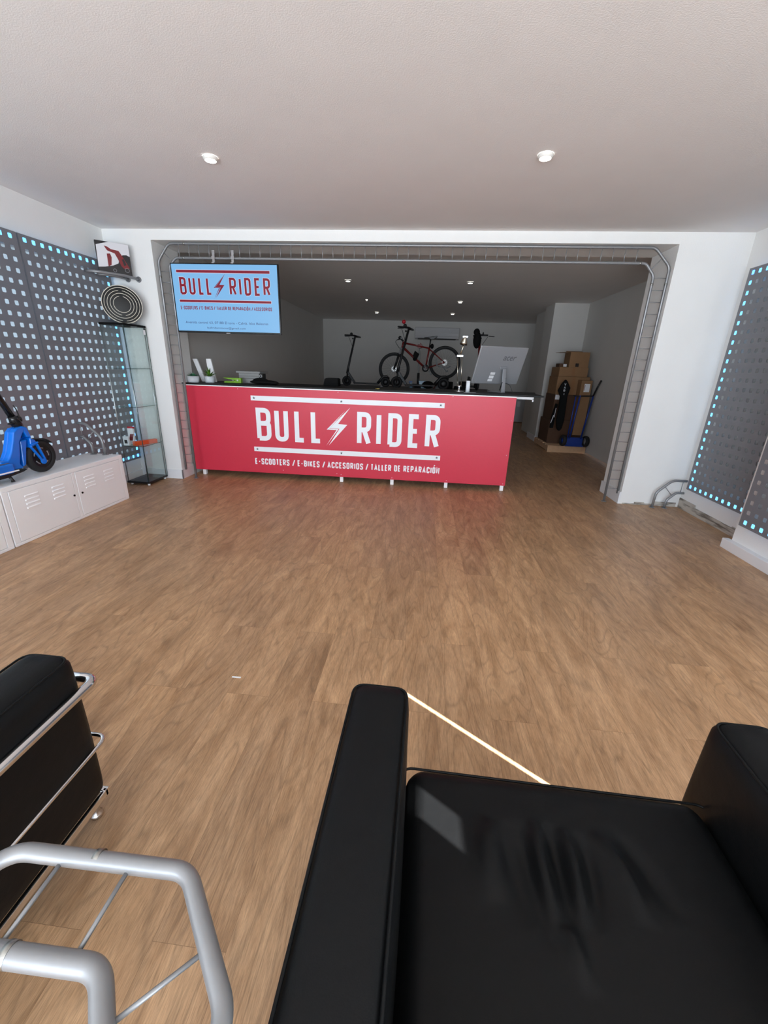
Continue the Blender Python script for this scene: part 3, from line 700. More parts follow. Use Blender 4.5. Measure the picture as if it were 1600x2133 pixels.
# ================================================================== BLUE SCOOTER
def blue_scooter():
    K = 2.95/3.03
    def p(y, z, x=-2.95): return (x, y*K, 1.3-(1.3-z)*K)
    def poly(pts): return [(y*K, 1.3-(1.3-z)*K) for y, z in pts]
    t = thing('electric_scooter', 'bright blue electric scooter with black wheel on the white cabinet', 'scooter', (-2.96, 2.55, .44))
    X = -2.965
    wc = Vector((X, 2.885, .567)); R = .127
    w = obj('front_wheel', MB().lathe([(.080, -.012), (.085, -.026), (.100, -.030), (.115, -.024), (R-.002, -.012), (R, 0), (R-.002, .012), (.115, .024), (.100, .030), (.085, .026), (.080, .012)], wc, (1, 0, 0), 48), 'rubber', t)
    obj('wheel_rim', MB().lathe([(.0001, -.016), (.03, -.02), (.045, -.012), (.078, -.012), (.083, -.022), (.083, .022), (.078, .012), (.045, .012), (.03, .02), (.0001, .016)], wc, (1, 0, 0), 40), 'black', w)
    sp_ = MB()
    for k in range(5):
        a0 = 2*PI*k/5+.35; sp_.torus(wc+Vector((.0125, 0, 0)), (1, 0, 0), .062, .0045, 40, 6, a0, a0+.62)
    obj('rim_slots', sp_, 'silver', w)
    def plate(pts, x0, x1, m, name, par=t, bv=.008): return obj(name, MB().prism(poly(pts), (x0, 0, 0), (0, 1, 0), (0, 0, 1), (x1-x0, 0, 0)), m, par, bv, 3)
    # main body: rear wall, front wall, floor of the frame around the open slot
    plate([(2.608, .506), (2.74, .495), (2.79, .50), (2.80, .515), (2.829, .62), (2.855, .70), (2.887, .70), (2.885, .725), (2.87, .79), (2.834, .80), (2.785, .79), (2.755, .765), (2.735, .71), (2.70, .63), (2.672, .588), (2.655, .575), (2.608, .574)], X-.028, X+.004, 'blue', 'body_shell', bv=.006)
    plate([(2.60, .506), (2.74, .495), (2.77, .497), (2.745, .53), (2.765, .60), (2.785, .69), (2.836, .762), (2.853, .715), (2.87, .71), (2.887, .70), (2.885, .725), (2.87, .79), (2.834, .80), (2.785, .79), (2.755, .765), (2.735, .71), (2.70, .63), (2.672, .588), (2.655, .575), (2.60, .574)], X+.002, X+.046, 'blue', 'side_frame', bv=.010)
    plate([(2.772, .50), (2.80, .512), (2.83, .62), (2.856, .70), (2.80, .695), (2.79, .62)], X+.004, X+.036, 'blue', 'neck_cover', bv=.008)
    plate([(2.793, .695), (2.836, .752), (2.850, .715)], X-.03, X+.008, 'black', 'neck_recess', bv=.002)
    obj('deck', MB().xbox(X-.075, X+.075, 1.95, 2.60, .505, .575), 'blue', t, .015, 3)
    obj('deck_grip', MB().xbox(X-.06, X+.06, 1.97, 2.58, .575, .579), 'deckgrip', t, .001)
    obj('deck_trim', MB().xbox(X+.074, X+.079, 1.95, 2.62, .515, .524), 'white', t)
    obj('battery_tray', MB().xbox(X-.06, X+.06, 1.95, 2.56, .478, .506).prism([(2.56, .478), (2.68, .492), (2.72, .506), (2.56, .506)], (X-.05, 0, 0), (0, 1, 0), (0, 0, 1), (.1, 0, 0)), 'black', t, .004)
    # fork
    f0 = Vector(p(2.90, .672, X)); hub = Vector((X+.045, 2.861, .556))
    for s_ in (-1, 1):
        q = lambda y, z: (y*K, 1.3-(1.3-z)*K)
        mb = MB().prism([q(2.868, .70), q(2.905, .680), q(2.928, .655), q(2.968, .535), q(2.965, .505), q(2.94, .490), q(2.918, .505), q(2.855, .605), q(2.842, .64)], (X+s_*.040-.006, 0, 0), (0, 1, 0), (0, 0, 1), (.012, 0, 0))
        # cut the window of the fork blade by building it from bars instead
        mb = MB(); xx = X+s_*.042
        A = Vector((xx, *q(2.862, .640))); Bq = Vector((xx, *q(2.915, .655))); C = Vector((xx, *q(2.942, .512)))
        mb.bar(A, C+Vector((0, -.012, .012)), .012, .018, (1, 0, 0)); mb.bar(Bq, C+Vector((0, .012, .012)), .012, .020, (1, 0, 0)); mb.bar(A+Vector((0, -.004, .012)), Bq+Vector((0, .004, .012)), .012, .034, (1, 0, 0))
        mb.cyl(C+Vector((-.007, 0, 0)), C+Vector((.008, 0, 0)), .022, seg=24)
        obj('fork_blade', mb, 'blue', t, .003)
    obj('fork_crown', MB().prism([(2.868*K, 1.3-(1.3-.71)*K), (2.905*K, 1.3-(1.3-.69)*K), (2.928*K, 1.3-(1.3-.655)*K), (2.86*K, 1.3-(1.3-.63)*K)], (X-.048, 0, 0), (0, 1, 0), (0, 0, 1), (.096, 0, 0)), 'blue', t, .008, 3)
    fd = [wc+Vector((0, math.cos(a)*(R+.008), math.sin(a)*(R+.008))) for a in [math.radians(d) for d in range(40, 101, 6)]]
    mb = MB()
    for a, b in zip(fd[:-1], fd[1:]): mb.bar(a, b+(b-a)*.1, .06, .003, (b-wc))
    obj('mudguard', mb, 'black', t)
    # stem
    s0 = Vector(p(2.845, .80, X)); s1 = Vector(p(2.66, 1.245, X)); d = (s1-s0)
    obj('stem', MB().tube([s0-d*.02, s0+d*1.75], .0215, 20), 'blackgloss', t)
    obj('folding_clamp', MB().tube([s0-d*.03, s0+d*.03, s0+d*.07, s0+d*.12, s0+d*.17], [.030, .036, .034, .028, .024], 20).ball(s0+d*.08+Vector((.0, .035, .01)), .022, 14, (1, .9, 1.3)).ball(s0+d*.05+Vector((.01, -.045, .0)), .018, 12, (.8, 1.5, .5)), 'blackgloss', t)
    obj('folding_lever', MB().tube([s0+d*.10+Vector((.01, .035, .0)), s0+d*.16+Vector((.01, .048, .0)), s0+d*.26+Vector((.01, .056, .01)), s0+d*.32+Vector((.01, .052, .01))], [.005, .005, .004, .003], 8).cyl(s0+d*.12+Vector((.022, .01, 0)), s0+d*.12+Vector((.03, .01, 0)), .007, seg=12), 'black', t)
    hb = s0+d*1.77
    obj('handlebar', MB().tube([hb+Vector((-.22, 0, 0)), hb+Vector((.25, 0, 0))], .014, 14), 'black', t)
    rw = Vector((X, 1.84, .567))
    obj('rear_wheel', MB().lathe([(.080, -.012), (.085, -.026), (.100, -.030), (R, -.008), (R, .008), (.100, .030), (.085, .026), (.03, .02), (.0001, .02)], rw, (1, 0, 0), 40), 'rubber', t)
    k0 = Vector((-2.925, 2.565, .49))
    obj('kickstand', MB().tube([k0, k0+Vector((.01, .012, -.030)), k0+Vector((.014, .012, -.048))], [.012, .008, .013], 10), 'black', t)
    return t
blue_scooter()

# ================================================================== GLASS DISPLAY CABINET
def glass_cabinet():
    x0, x1, y0, y1 = -3.185, -2.932, 4.045, 4.385; t = thing('display_cabinet', 'tall narrow glass display cabinet with black top and base in the left corner', 'cabinet', ((x0+x1)/2, (y0+y1)/2, 0))
    obj('top', MB().xbox(x0, x1, y0, y1, 1.612, 1.632), 'blackmatt', t, .002); obj('base', MB().xbox(x0, x1, y0, y1, .022, .042), 'black', t, .002)
    g = .002
    obj('glass_pane', MB().xbox(x0, x1, y0+.002, y0+.006, .042, 1.612), 'glass', t); obj('glass_pane', MB().xbox(x1-.006, x1-.002, y0+.008, y1, .042, 1.612), 'glass', t)
    obj('glass_pane', MB().xbox(x0, x1-.006, y1-.006, y1-.002, .042, 1.612), 'glass', t)
    obj('edge_strip', MB().xbox(x1-.004, x1+.0005, y0+.0005, y0+.003, .042, 1.612).xbox(x1-.001, x1+.001, y1-.005, y1, .042, 1.612), 'glassedge', t)
    fr = MB()
    for xx, yy in ((x0+.006, y0+.012), (x1-.014, y0+.014), (x1-.014, y1-.012), (x0+.006, y1-.012)): fr.cyl((xx, yy, .042), (xx, yy, 1.612), .0045, seg=10)
    obj('corner_rod', fr, 'satin', t)
    for z in (1.214, .836, .43):
        s_ = obj('glass_shelf', MB().xbox(x0+.008, x1-.008, y0+.01, y1-.01, z-.005, z), 'glass', t)
        obj('shelf_edge', MB().xbox(x0+.008, x1-.008, y0+.0085, y0+.0098, z-.005, z).xbox(x1-.0078, x1-.0066, y0+.01, y1-.01, z-.005, z), 'glassedge', s_)
    for xx, yy in ((x0+.03, y0+.03), (x1-.02, y0+.02), (x1-.02, y1-.03), (x0+.03, y1-.03)): obj('foot', MB().cyl((xx, yy, 0), (xx, yy, .022), .013, seg=16), 'white', t)
    obj('lock_tag', MB().xbox(x1, x1+.001, y1-.055, y1-.02, 1.545, 1.59), 'paper', t); obj('lock', MB().cyl((x1-.002, y1-.035, 1.60), (x1+.012, y1-.035, 1.60), .007), 'black', t)
glass_cabinet()
# round plate standing on the cabinet
def round_disc():
    n = Vector((.70, -1, .12)).normalized(); r = .172
    c = Vector((-3.01, 4.19, 1.632+r*math.sqrt(1-n.z**2)+.003))
    t = thing('wall_disc', 'round dark disc with concentric cream rings leaning on top of the glass cabinet', 'decoration', (c.x, c.y, 1.632))
    obj('disc', MB().lathe([(.0001, 0), (r-.002, 0), (r, -.003), (r, -.012), (.0001, -.012)], c, n, 64), 'charcoal', t)
    obj('outer_ring', MB().lathe([(r-.005, .0), (r-.005, .003), (r+.001, .003), (r+.001, -.013)], c, n, 64), 'cream', t)
    up = Vector((0, 0, 1)); up = (up-n*up.dot(n)).normalized(); rt = up.cross(n)
    for R, gap in ((.146, None), (.149, -PI/2), (.124, PI/2), (.099, -PI/2), (.073, PI/2)):
        if gap is None: continue
        g = .10*.12/R*1.3
        mb = MB(); N_ = 60
        pts = [c+n*.001+(rt*math.cos(gap+g+(2*PI-2*g)*k/N_)+up*math.sin(gap+g+(2*PI-2*g)*k/N_))*R for k in range(N_+1)]
        mb.tube(pts, .0024, 8); obj('ring', mb, 'cream', t)
round_disc()
# boxed picture on the tube shelf
def picture():
    A = Vector((-3.15, 4.14, 2.0745)); B = Vector((-2.945, 4.32, 2.0745)); e = (B-A).normalized(); L = (B-A).length; n = e.cross(Vector((0, 0, 1))).normalized()  # towards the camera
    if n.y > 0: n = -n
    Hh = .268; t = thing('scooter_picture', 'boxed picture of a red scooter on white, standing on the corner tube shelf', 'picture', tuple((A+B)/2))
    c = (A+B)/2+Vector((0, 0, Hh/2))-n*.025
    obj('box', MB().obox(c, e*L/2, n*.025, Vector((0, 0, Hh/2))), 'photo_black', t, .001)
    O = A+n*.0006; up = Vector((0, 0, 1)); th = -n*.0005
    def pl(pts, m, name, lift=0): obj(name, MB().prism([(x*L, y*Hh) for x, y in pts], O+n*lift, e, up, th), m, t)
    pl([(.0, .12), (.03, .86), (.42, 1.0), (1.0, .995), (1.0, .05), (0, .02)], 'photo_white', 'print_ground')
    pl([(0, 0), (1, 0), (1, .62), (.9, .66), (.78, .64), (.66, .50), (.62, .36), (.45, .27), (.2, .2), (0, .17)], 'photo_black', 'printed_body', .0006)
    pl([(.30, .78), (.34, .72), (.55, .66), (.62, .50), (.70, .28), (.78, .20), (.95, .24), (.86, .42), (.74, .66), (.68, .76), (.45, .78), (.36, .84), (.26, .86)], 'photo_red', 'printed_frame', .0012)
    pl([(.31, .62), (.41, .64), (.44, .52), (.40, .28), (.30, .22)], 'photo_red', 'printed_spring', .0012)
    pl([(.74, .50), (.80, .52), (.86, .34), (.78, .30)], 'photo_black', 'printed_window', .0018)
    mb = MB()
    for cx, cz, r in ((.86, .17, .018), (.48, .12, .013)): mb.torus(O+e*cx*L+up*cz*Hh+n*.0015, n, r, .0015, 20, 6)
    obj('printed_bolts', mb, 'silver', t)
picture()
# goods on the glass shelf
def shelf_goods():
    z = .4305
    t = thing('product_packet', 'small white carton with a dark label, front left on the lowest glass shelf', 'packet', (-3.13, 4.08, z))
    obj('carton', MB().xbox(-3.165, -3.105, 4.065, 4.09, z, z+.095), 'white', t, .001); obj('printed_label', MB().xbox(-3.150, -3.118, 4.0643, 4.065, z+.022, z+.06), 'photo_black', t)
    t = thing('product_box', 'tall red-topped white packet behind the small white carton on the glass shelf', 'packet', (-3.13, 4.15, z))
    c = MB().obox((-3.13, 4.16, z+.085), (.032, 0, 0), (0, .012, 0), (0, .004, .085)); obj('pack', c, 'white', t, .001)
    obj('red_cap', MB().obox((-3.13, 4.1685, z+.176), (.032, 0, 0), (0, .0122, 0), (0, .001, .012)), 'redlight', t)
    obj('dark_band', MB().obox((-3.125, 4.1475, z+.075), (.02, 0, 0), (0, .001, 0), (.01, .0015, .035)), 'photo_red', t)
    t = thing('orange_carton', 'long orange carton lying on the lowest glass shelf', 'carton', (-3.0, 4.2, z))
    obj('carton', MB().obox((-3.005, 4.19, z+.0225), (.05, .115, 0), (-.020, .0087, 0), (0, 0, .022)), 'orange', t, .001)
    obj('printed_band', MB().obox((-2.9835, 4.19, z+.0225), (.010, .023, 0), (-.0006, .0003, 0), (0, 0, .010)), 'white', t)
shelf_goods()

# ================================================================== ITEMS ON THE COUNTER
ZT = 1.0715
def pot_plant(x, y, kind, label):
    t = thing('potted_succulent', label, 'plant', (x, y, ZT), 'potted succulents on the counter')
    r, h = (.066, .070) if kind == 'a' else (.058, .070)
    obj('pot', MB().lathe([(.0001, 0), (r*.86, 0), (r*.92, .008), (r, h), (r*.9, h), (r*.88, h-.01), (.0001, h-.01)], (x, y, ZT), seg=28), 'pot', t)
    obj('soil', MB().cyl((x, y, ZT+h-.014), (x, y, ZT+h-.009), r*.87), 'soil', t)
    mb = MB(); rnd = random.Random(3 if kind == 'a' else 5)
    rings = ((12, .068, .022, .025), (9, .05, .035, .035), (6, .028, .048, .03)) if kind == 'a' else ((7, .092, .045, .05), (6, .06, .085, .05), (4, .022, .125, .05))
    for n, out, upz, wd in rings:
        for k in range(n):
            a = 2*PI*k/n+rnd.uniform(-.2, .2); d = Vector((math.cos(a), math.sin(a), 0)); s_ = Vector((-d.y, d.x, 0)); w2 = (.013 if kind == 'a' else .012)
            b = Vector((x, y, ZT+h-.01)); o_ = out*rnd.uniform(.85, 1.1); z_ = upz*rnd.uniform(.8, 1.15)
            m1 = b+d*o_*.5+Vector((0, 0, z_*(.45 if kind == 'a' else .62))); tip = b+d*o_+Vector((0, 0, z_ if kind == 'a' else z_*.95))
            up = Vector((0, 0, .003))
            mb.add([b-s_*w2*.5, b+s_*w2*.5, m1+s_*w2, m1-s_*w2, tip, m1+up*1.5-d*.002, b+up, m1-up], [(0, 6, 5, 3), (6, 1, 2, 5), (3, 5, 4), (5, 2, 4), (0, 3, 7), (1, 0, 7), (2, 1, 7), (3, 4, 7), (4, 2, 7)])
    obj('leaves', mb, 'leafa' if kind == 'a' else 'leafb', t)
pot_plant(-2.67, 4.73, 'a', 'low blue-green succulent in a pale pot at the left end of the counter')
pot_plant(-2.520, 4.82, 'b', 'spiky bright green succulent in a pale pot in front of the white letter')
def letter():
    t = thing('decorative_letter', 'large white wooden letter standing behind the succulents on the counter', 'decoration', (-2.66, 5.0, ZT))
    y = 4.985; K = y/4.9
    def q(pts): return [(x*K, 1.3+(z-1.3)*K) for x, z in pts]
    for pts in ([(-2.751, 1.329), (-2.698, 1.331), (-2.612, 1.0755), (-2.662, 1.0755)], [(-2.584, 1.334), (-2.528, 1.336), (-2.483, 1.0755), (-2.512, 1.0755), (-2.545, 1.17), (-2.565, 1.13), (-2.60, 1.0755), (-2.63, 1.0755), (-2.578, 1.20)]):
        mb = MB().prism(q(pts), (0, y, 0), (1, 0, 0), (0, 0, 1), (0, .022, 0)); obj('letter_stroke', mb, 'cab', t, .001)
letter()
def peg():
    t = thing('giant_clothespin', 'oversized lime green clothespin lying on a black tray on the counter', 'clothespin', (-2.25, 4.82, ZT))
    y = 4.80; O = (0, y, 0)
    obj('jaw', MB().prism([(-2.345, 1.083), (-2.33, 1.077), (-2.135, 1.0785), (-2.135, 1.104), (-2.20, 1.106), (-2.24, 1.098), (-2.33, 1.096)], O, (1, 0, 0), (0, 0, 1), (0, .05, 0)), 'lime', t, .002)
    obj('jaw', MB().prism([(-2.352, 1.131), (-2.34, 1.134), (-2.135, 1.134), (-2.135, 1.104), (-2.20, 1.106), (-2.235, 1.112)], O, (1, 0, 0), (0, 0, 1), (0, .05, 0)), 'lime', t, .002)
    obj('spring', MB().tube([(-2.28, y-.003, 1.115), (-2.25, y-.006, 1.116), (-2.23, y-.006, 1.108), (-2.215, y-.003, 1.103)], .004, 8).cyl((-2.175, y-.002, 1.108), (-2.175, y+.052, 1.108), .009), 'satin', t)
    obj('tray', MB().xbox(-2.38, -2.10, 4.76, 4.92, ZT, ZT+.005), 'black', t, .001)
peg()
def stack():
    t = thing('letter_tray', 'grey stacked document trays and boxes on the counter left of the television end', 'tray', (-2.05, 5.05, ZT))
    obj('lower_box', MB().xbox(-2.235, -1.985, 4.98, 5.2, ZT, ZT+.115), 'grey', t, .003)
    obj('tray_lines', MB().xbox(-2.237, -1.985, 4.9775, 4.98, ZT+.055, ZT+.059).xbox(-2.237, -1.985, 4.9775, 4.98, ZT+.082, ZT+.085), 'acdark', t)
    obj('lid', MB().xbox(-2.262, -1.965, 4.965, 5.23, ZT+.115, ZT+.139), 'grey', t, .004)
    obj('dark_holder', MB().xbox(-1.99, -1.945, 4.99, 5.1, ZT+.055, ZT+.112), 'charcoal', t, .003)
    obj('punched_ring', MB().torus((-1.966, 4.986, ZT+.088), (0, 1, 0), .014, .004, 20, 8), 'silver', t)
stack()
def bag():
    me = MB().ball((-1.88, 4.86, ZT+.026), .17, 24, (1.0, .42, .15)).ball((-1.93, 4.88, ZT+.045), .09, 20, (1.0, .6, .28)).ball((-1.76, 4.85, ZT+.02), .06, 16, (1.0, .8, .34))
    tag(obj('folded_jacket', me, 'blackmatt'), 'flat heap of black cloth lying on the counter', 'clothing')
bag()
tag(obj('storage_case', MB().prism([(-1.215, ZT), (-1.032, ZT), (-1.035, 1.153), (-1.05, 1.163), (-1.175, 1.163), (-1.195, 1.155)], (0, 5.02, 0), (1, 0, 0), (0, 0, 1), (0, .16, 0)), 'blackmatt', None, .004), 'black storage case on the counter left of the standing black scooter', 'case')
tag(obj('paper_sticker', MB().xbox(-.555, -.51, 4.80, 4.83, ZT, ZT+.004), 'yellow'), 'small yellow tag lying on the counter', 'tag')

def desk_lamp():
    x, y = .385, 4.86; t = thing('desk_lamp', 'silver double rod desk lamp with cone shade on the counter', 'lamp', (x, y, ZT))
    obj('base', MB().lathe([(.0001, 0), (.058, 0), (.058, .006), (.03, .012), (.014, .018), (.011, .035), (.011, .045), (.024, .047), (.026, .068), (.012, .07), (.0001, .07)], (x, y, ZT), seg=32), 'chrome', t)
    for dx in (-.024, .022): obj('rod', MB().tube([(x+dx*.9, y, ZT+.06), (x+dx-.02, y, 1.452)], .0035, 8), 'brass', t)
    obj('cross_joint', MB().xbox(x-.052, x-.010+.022, y-.006, y+.006, 1.440, 1.456).cyl((x-.022, y-.01, 1.448), (x-.022, y+.01, 1.448), .008), 'chrome', t)
    a = Vector((x-.02, y, 1.45)); b = Vector((x+.020, y, 1.605))
    obj('arm', MB().tube([a, b], .008, 10), 'brass', t)
    ax = Vector((.14, -.25, 1)).normalized(); top = Vector((x+.018, y, 1.645))
    sh = obj('lamp_shade', MB().lathe([(.014, 0), (.018, -.005), (.022, -.02), (.034, -.05), (.042, -.082), (.039, -.082), (.031, -.05), (.018, -.02), (.012, -.004)], top, ax, 28), 'brass', t)
    obj('shade_cap', MB().xbox(x-.008, x+.045, y-.012, y+.012, 1.636, 1.650), 'chrome', sh)
    obj('bulb', MB().ball(top-ax*.062, .017, 14), 'cream', t)
desk_lamp()
t = thing('white_holder', 'tall white cylinder holder with a dark pen beside the desk lamp', 'holder', (.478, 4.82, ZT))
obj('cylinder', MB().lathe([(.0001, 0), (.023, 0), (.023, .122), (.018, .122), (.018, .02)], (.478, 4.82, ZT), seg=24), 'white', t)
obj('pen', MB().tube([(.484, 4.82, 1.12), (.494, 4.82, 1.232)], .0042, 8), 'black', t)
tag(obj('paper_sheet', MB().xbox(.43, .56, 4.70, 4.76, ZT, ZT+.0015), 'paper'), 'white sheet lying at the foot of the desk lamp', 'paper')

def computer():
    psi = math.radians(25); tau = math.radians(20); Wd, Hd, Th = .622, .425, .022
    n = Vector((math.sin(psi), -math.cos(psi), 0)); u = Vector((math.cos(psi), math.sin(psi), 0)); v = (Vector((0, 0, math.cos(tau)))+n*math.sin(tau)).normalized()
    nn = u.cross(v)  # towards the camera side
    if nn.y > 0: nn = -nn
    O = Vector((.519, 4.97, 1.163)); t = thing('all_in_one_computer', 'silver all-in-one computer seen from behind at the right end of the counter', 'computer', (.87, 5.08, ZT))
    c = O+u*Wd/2+v*Hd/2
    obj('rear_shell', MB().obox(c, u*Wd/2, v*Hd/2, nn*Th/2), 'silver', t, .010, 3)
    obj('display', MB().obox(c-nn*(Th/2+.001), u*(Wd/2-.012), v*(Hd/2-.012), nn*.001), 'blackgloss', t)
    f = O+nn*(Th/2+.0008)
    fonttext('acer', .325, .495, .300, .048, 0, MT['logogrey'], t, 'brand_lettering', shear=.25, frame=(f, u, v), bold=.012)
    for k, z in enumerate((.125, .085, .048)): obj('sticker', MB().obox(f+u*(.245-.006*k)+v*z, u*.030, v*(.013 if k != 1 else .016), nn*.0005), 'paper', t)
    h = O+u*.355+v*.195+nn*.02
    obj('hinge_plate', MB().obox(h+nn*.002, u*.045, v*.016, nn*.008), 'silver', t, .003)
    base = Vector((.895, 4.98, ZT+.006)); top = h+nn*.03
    st = MB().bar(top, base, .045, .012, tuple(n)); obj('stand_arm', st, 'silver', t, .003)
    ft = base-n*.23
    obj('stand_foot', MB().prism([(-.03, 0), (.03, 0), (.05, .25), (-.05, .25)], base+Vector((0, 0, -.006)), u, -n, (0, 0, .009)), 'silver', t, .002)
    cb = MB().tube(rpoly([(tuple(f+u*.44+v*.075), 0), (tuple(f+u*.40+v*.07+nn*.03), .02), (tuple(top*.42+base*.58+n*.012-u*.03), .02), (tuple(base+Vector((-.03, .05, .02))), 0)]), .006, 8); obj('power_cable', cb, 'black', t)
    cb = MB().tube(rpoly([(tuple(base+Vector((.03, .12, .10))), 0), (tuple(base+Vector((.09, .12, .08))), .04), (tuple(base+Vector((.13, .12, -.002))), .02), (tuple(base+Vector((.24, .10, -.002))), 0)]), .003, 8); obj('side_cable', cb, 'black', t)
    obj('port_dot', MB().ball(f+u*.045+v*.022, .006, 10), 'chrome', t)
computer()

# ================================================================== WORKSHOP BEHIND
def workbench():
    t = thing('workbench', 'long dark workbench in the back room hidden behind the counter', 'table', (-.4, 8.9, 0))
    obj('bench_top', MB().xbox(-2.1, 1.35, 8.35, 9.45, .89, .925), 'worktop', t)
    for x in (-2.0, 1.25):
        for y in (8.42, 9.38): obj('leg', MB().xbox(x-.03, x+.03, y-.03, y+.03, 0, .89), 'black', t)
workbench()
ZB = .925
def black_scooter(ox, label, frame='black', group='black scooters on the workbench'):
    """folding kick scooter facing left, front wheel axle at x=ox"""
    y = 8.7; t = thing('folding_scooter', label, 'scooter', (ox, y, ZB), group)
    def wheel(n, x):
        w = obj(n, MB().lathe([(.055, -.008), (.06, -.018), (.085, -.020), (.098, 0), (.085, .020), (.06, .018), (.055, .008)], (x, y, ZB+.098), (0, 1, 0), 28), 'rubber', t)
        obj('hub', MB().lathe([(.0001, -.02), (.025, -.02), (.056, -.01), (.056, .01), (.025, .02), (.0001, .02)], (x, y, ZB+.098), (0, 1, 0), 24), 'black', w)
    wheel('front_wheel', ox); wheel('rear_wheel', ox+.80)
    obj('fork', MB().tube([(ox, y-.03, ZB+.09), (ox+.012, y-.026, ZB+.25), (ox+.02, y, ZB+.30)], .012, 8).tube([(ox, y+.03, ZB+.09), (ox+.012, y+.026, ZB+.25), (ox+.02, y, ZB+.30)], .012, 8), 'black', t)
    obj('stem', MB().tube([(ox+.012, y, ZB+.24), (ox+.03, y, ZB+.36), (ox+.165, y, ZB+.93)], [.030, .022, .019], 12), frame, t)
    obj('neck', MB().bar((ox+.02, y, ZB+.27), (ox+.175, y, ZB+.05), .05, .045), 'black', t, .006)
    obj('deck', MB().xbox(ox+.15, ox+.66, y-.07, y+.07, ZB+.045, ZB+.075), 'black', t, .01)
    obj('rear_fender', MB().tube([(ox+.64, y, ZB+.07), (ox+.70, y, ZB+.14), (ox+.75, y, ZB+.205), (ox+.82, y, ZB+.215), (ox+.88, y, ZB+.17)], [.03, .028, .026, .022, .012], 10), 'black', t)
    hb = Vector((ox+.17, y, ZB+.945))
    obj('handlebar', MB().tube([hb+Vector((-.16, -.26, .0)), hb+Vector((-.02, -.03, .01)), hb, hb+Vector((.06, .26, 0))], [.014, .016, .024, .015], 10).ball(hb+Vector((-.06, -.1, .03)), .03, 12), 'black', t)
    obj('brake_lever', MB().tube([hb+Vector((-.08, -.14, -.01)), hb+Vector((-.17, -.22, -.02))], .006, 6), 'black', t)
    obj('cable', MB().tube(rpoly([((hb.x-.11, y-.12, hb.z-.02), 0), ((hb.x-.07, y-.05, hb.z-.14), .08), ((hb.x-.035, y, hb.z-.25), 0)]), .004, 6), 'black', t)
    obj('headlight', MB().cyl(hb+Vector((-.035, -.01, -.04)), hb+Vector((-.06, -.012, -.045)), .014), 'black', t)
    return t
s1 = black_scooter(-1.605, 'black folding scooter standing alone left of the mountain bike')
s2 = dup(s1, 'black folding scooter standing in front of the mountain bike wheel', loc=(-.560, 8.41, ZB), scale=1.15)
s2.name = 'folding_scooter'
bell = obj('bell', MB().ball((0, 0, 0), .032, 14), 'redlight'); bell.parent = s2; bell.location = (.085, -.06, 1.005)
s3 = dup(s1, 'black folding scooter at the right with its stem seen end on', loc=(1.03, 8.62, ZB), rotz=math.radians(96), scale=1.08)
for c in kids(s3):
    if c.name.startswith('handlebar'): c.scale = (1, .42, 1)
    if c.name.startswith('stem'): c.data = c.data.copy(); c.data.materials[0] = MT['redpaint']
tag(obj('hanging_backpack', MB().ball((.955, 8.70, 1.86), .10, 20, (.78, .8, 1.55)).ball((.93, 8.68, 2.0), .06, 14, (1, 1, 1.1)).tube([(.99, 8.64, 1.80), (1.0, 8.62, 1.90)], .008, 6), 'blackmatt'), 'black bag hanging on the scooter handlebar behind the computer', 'bag')

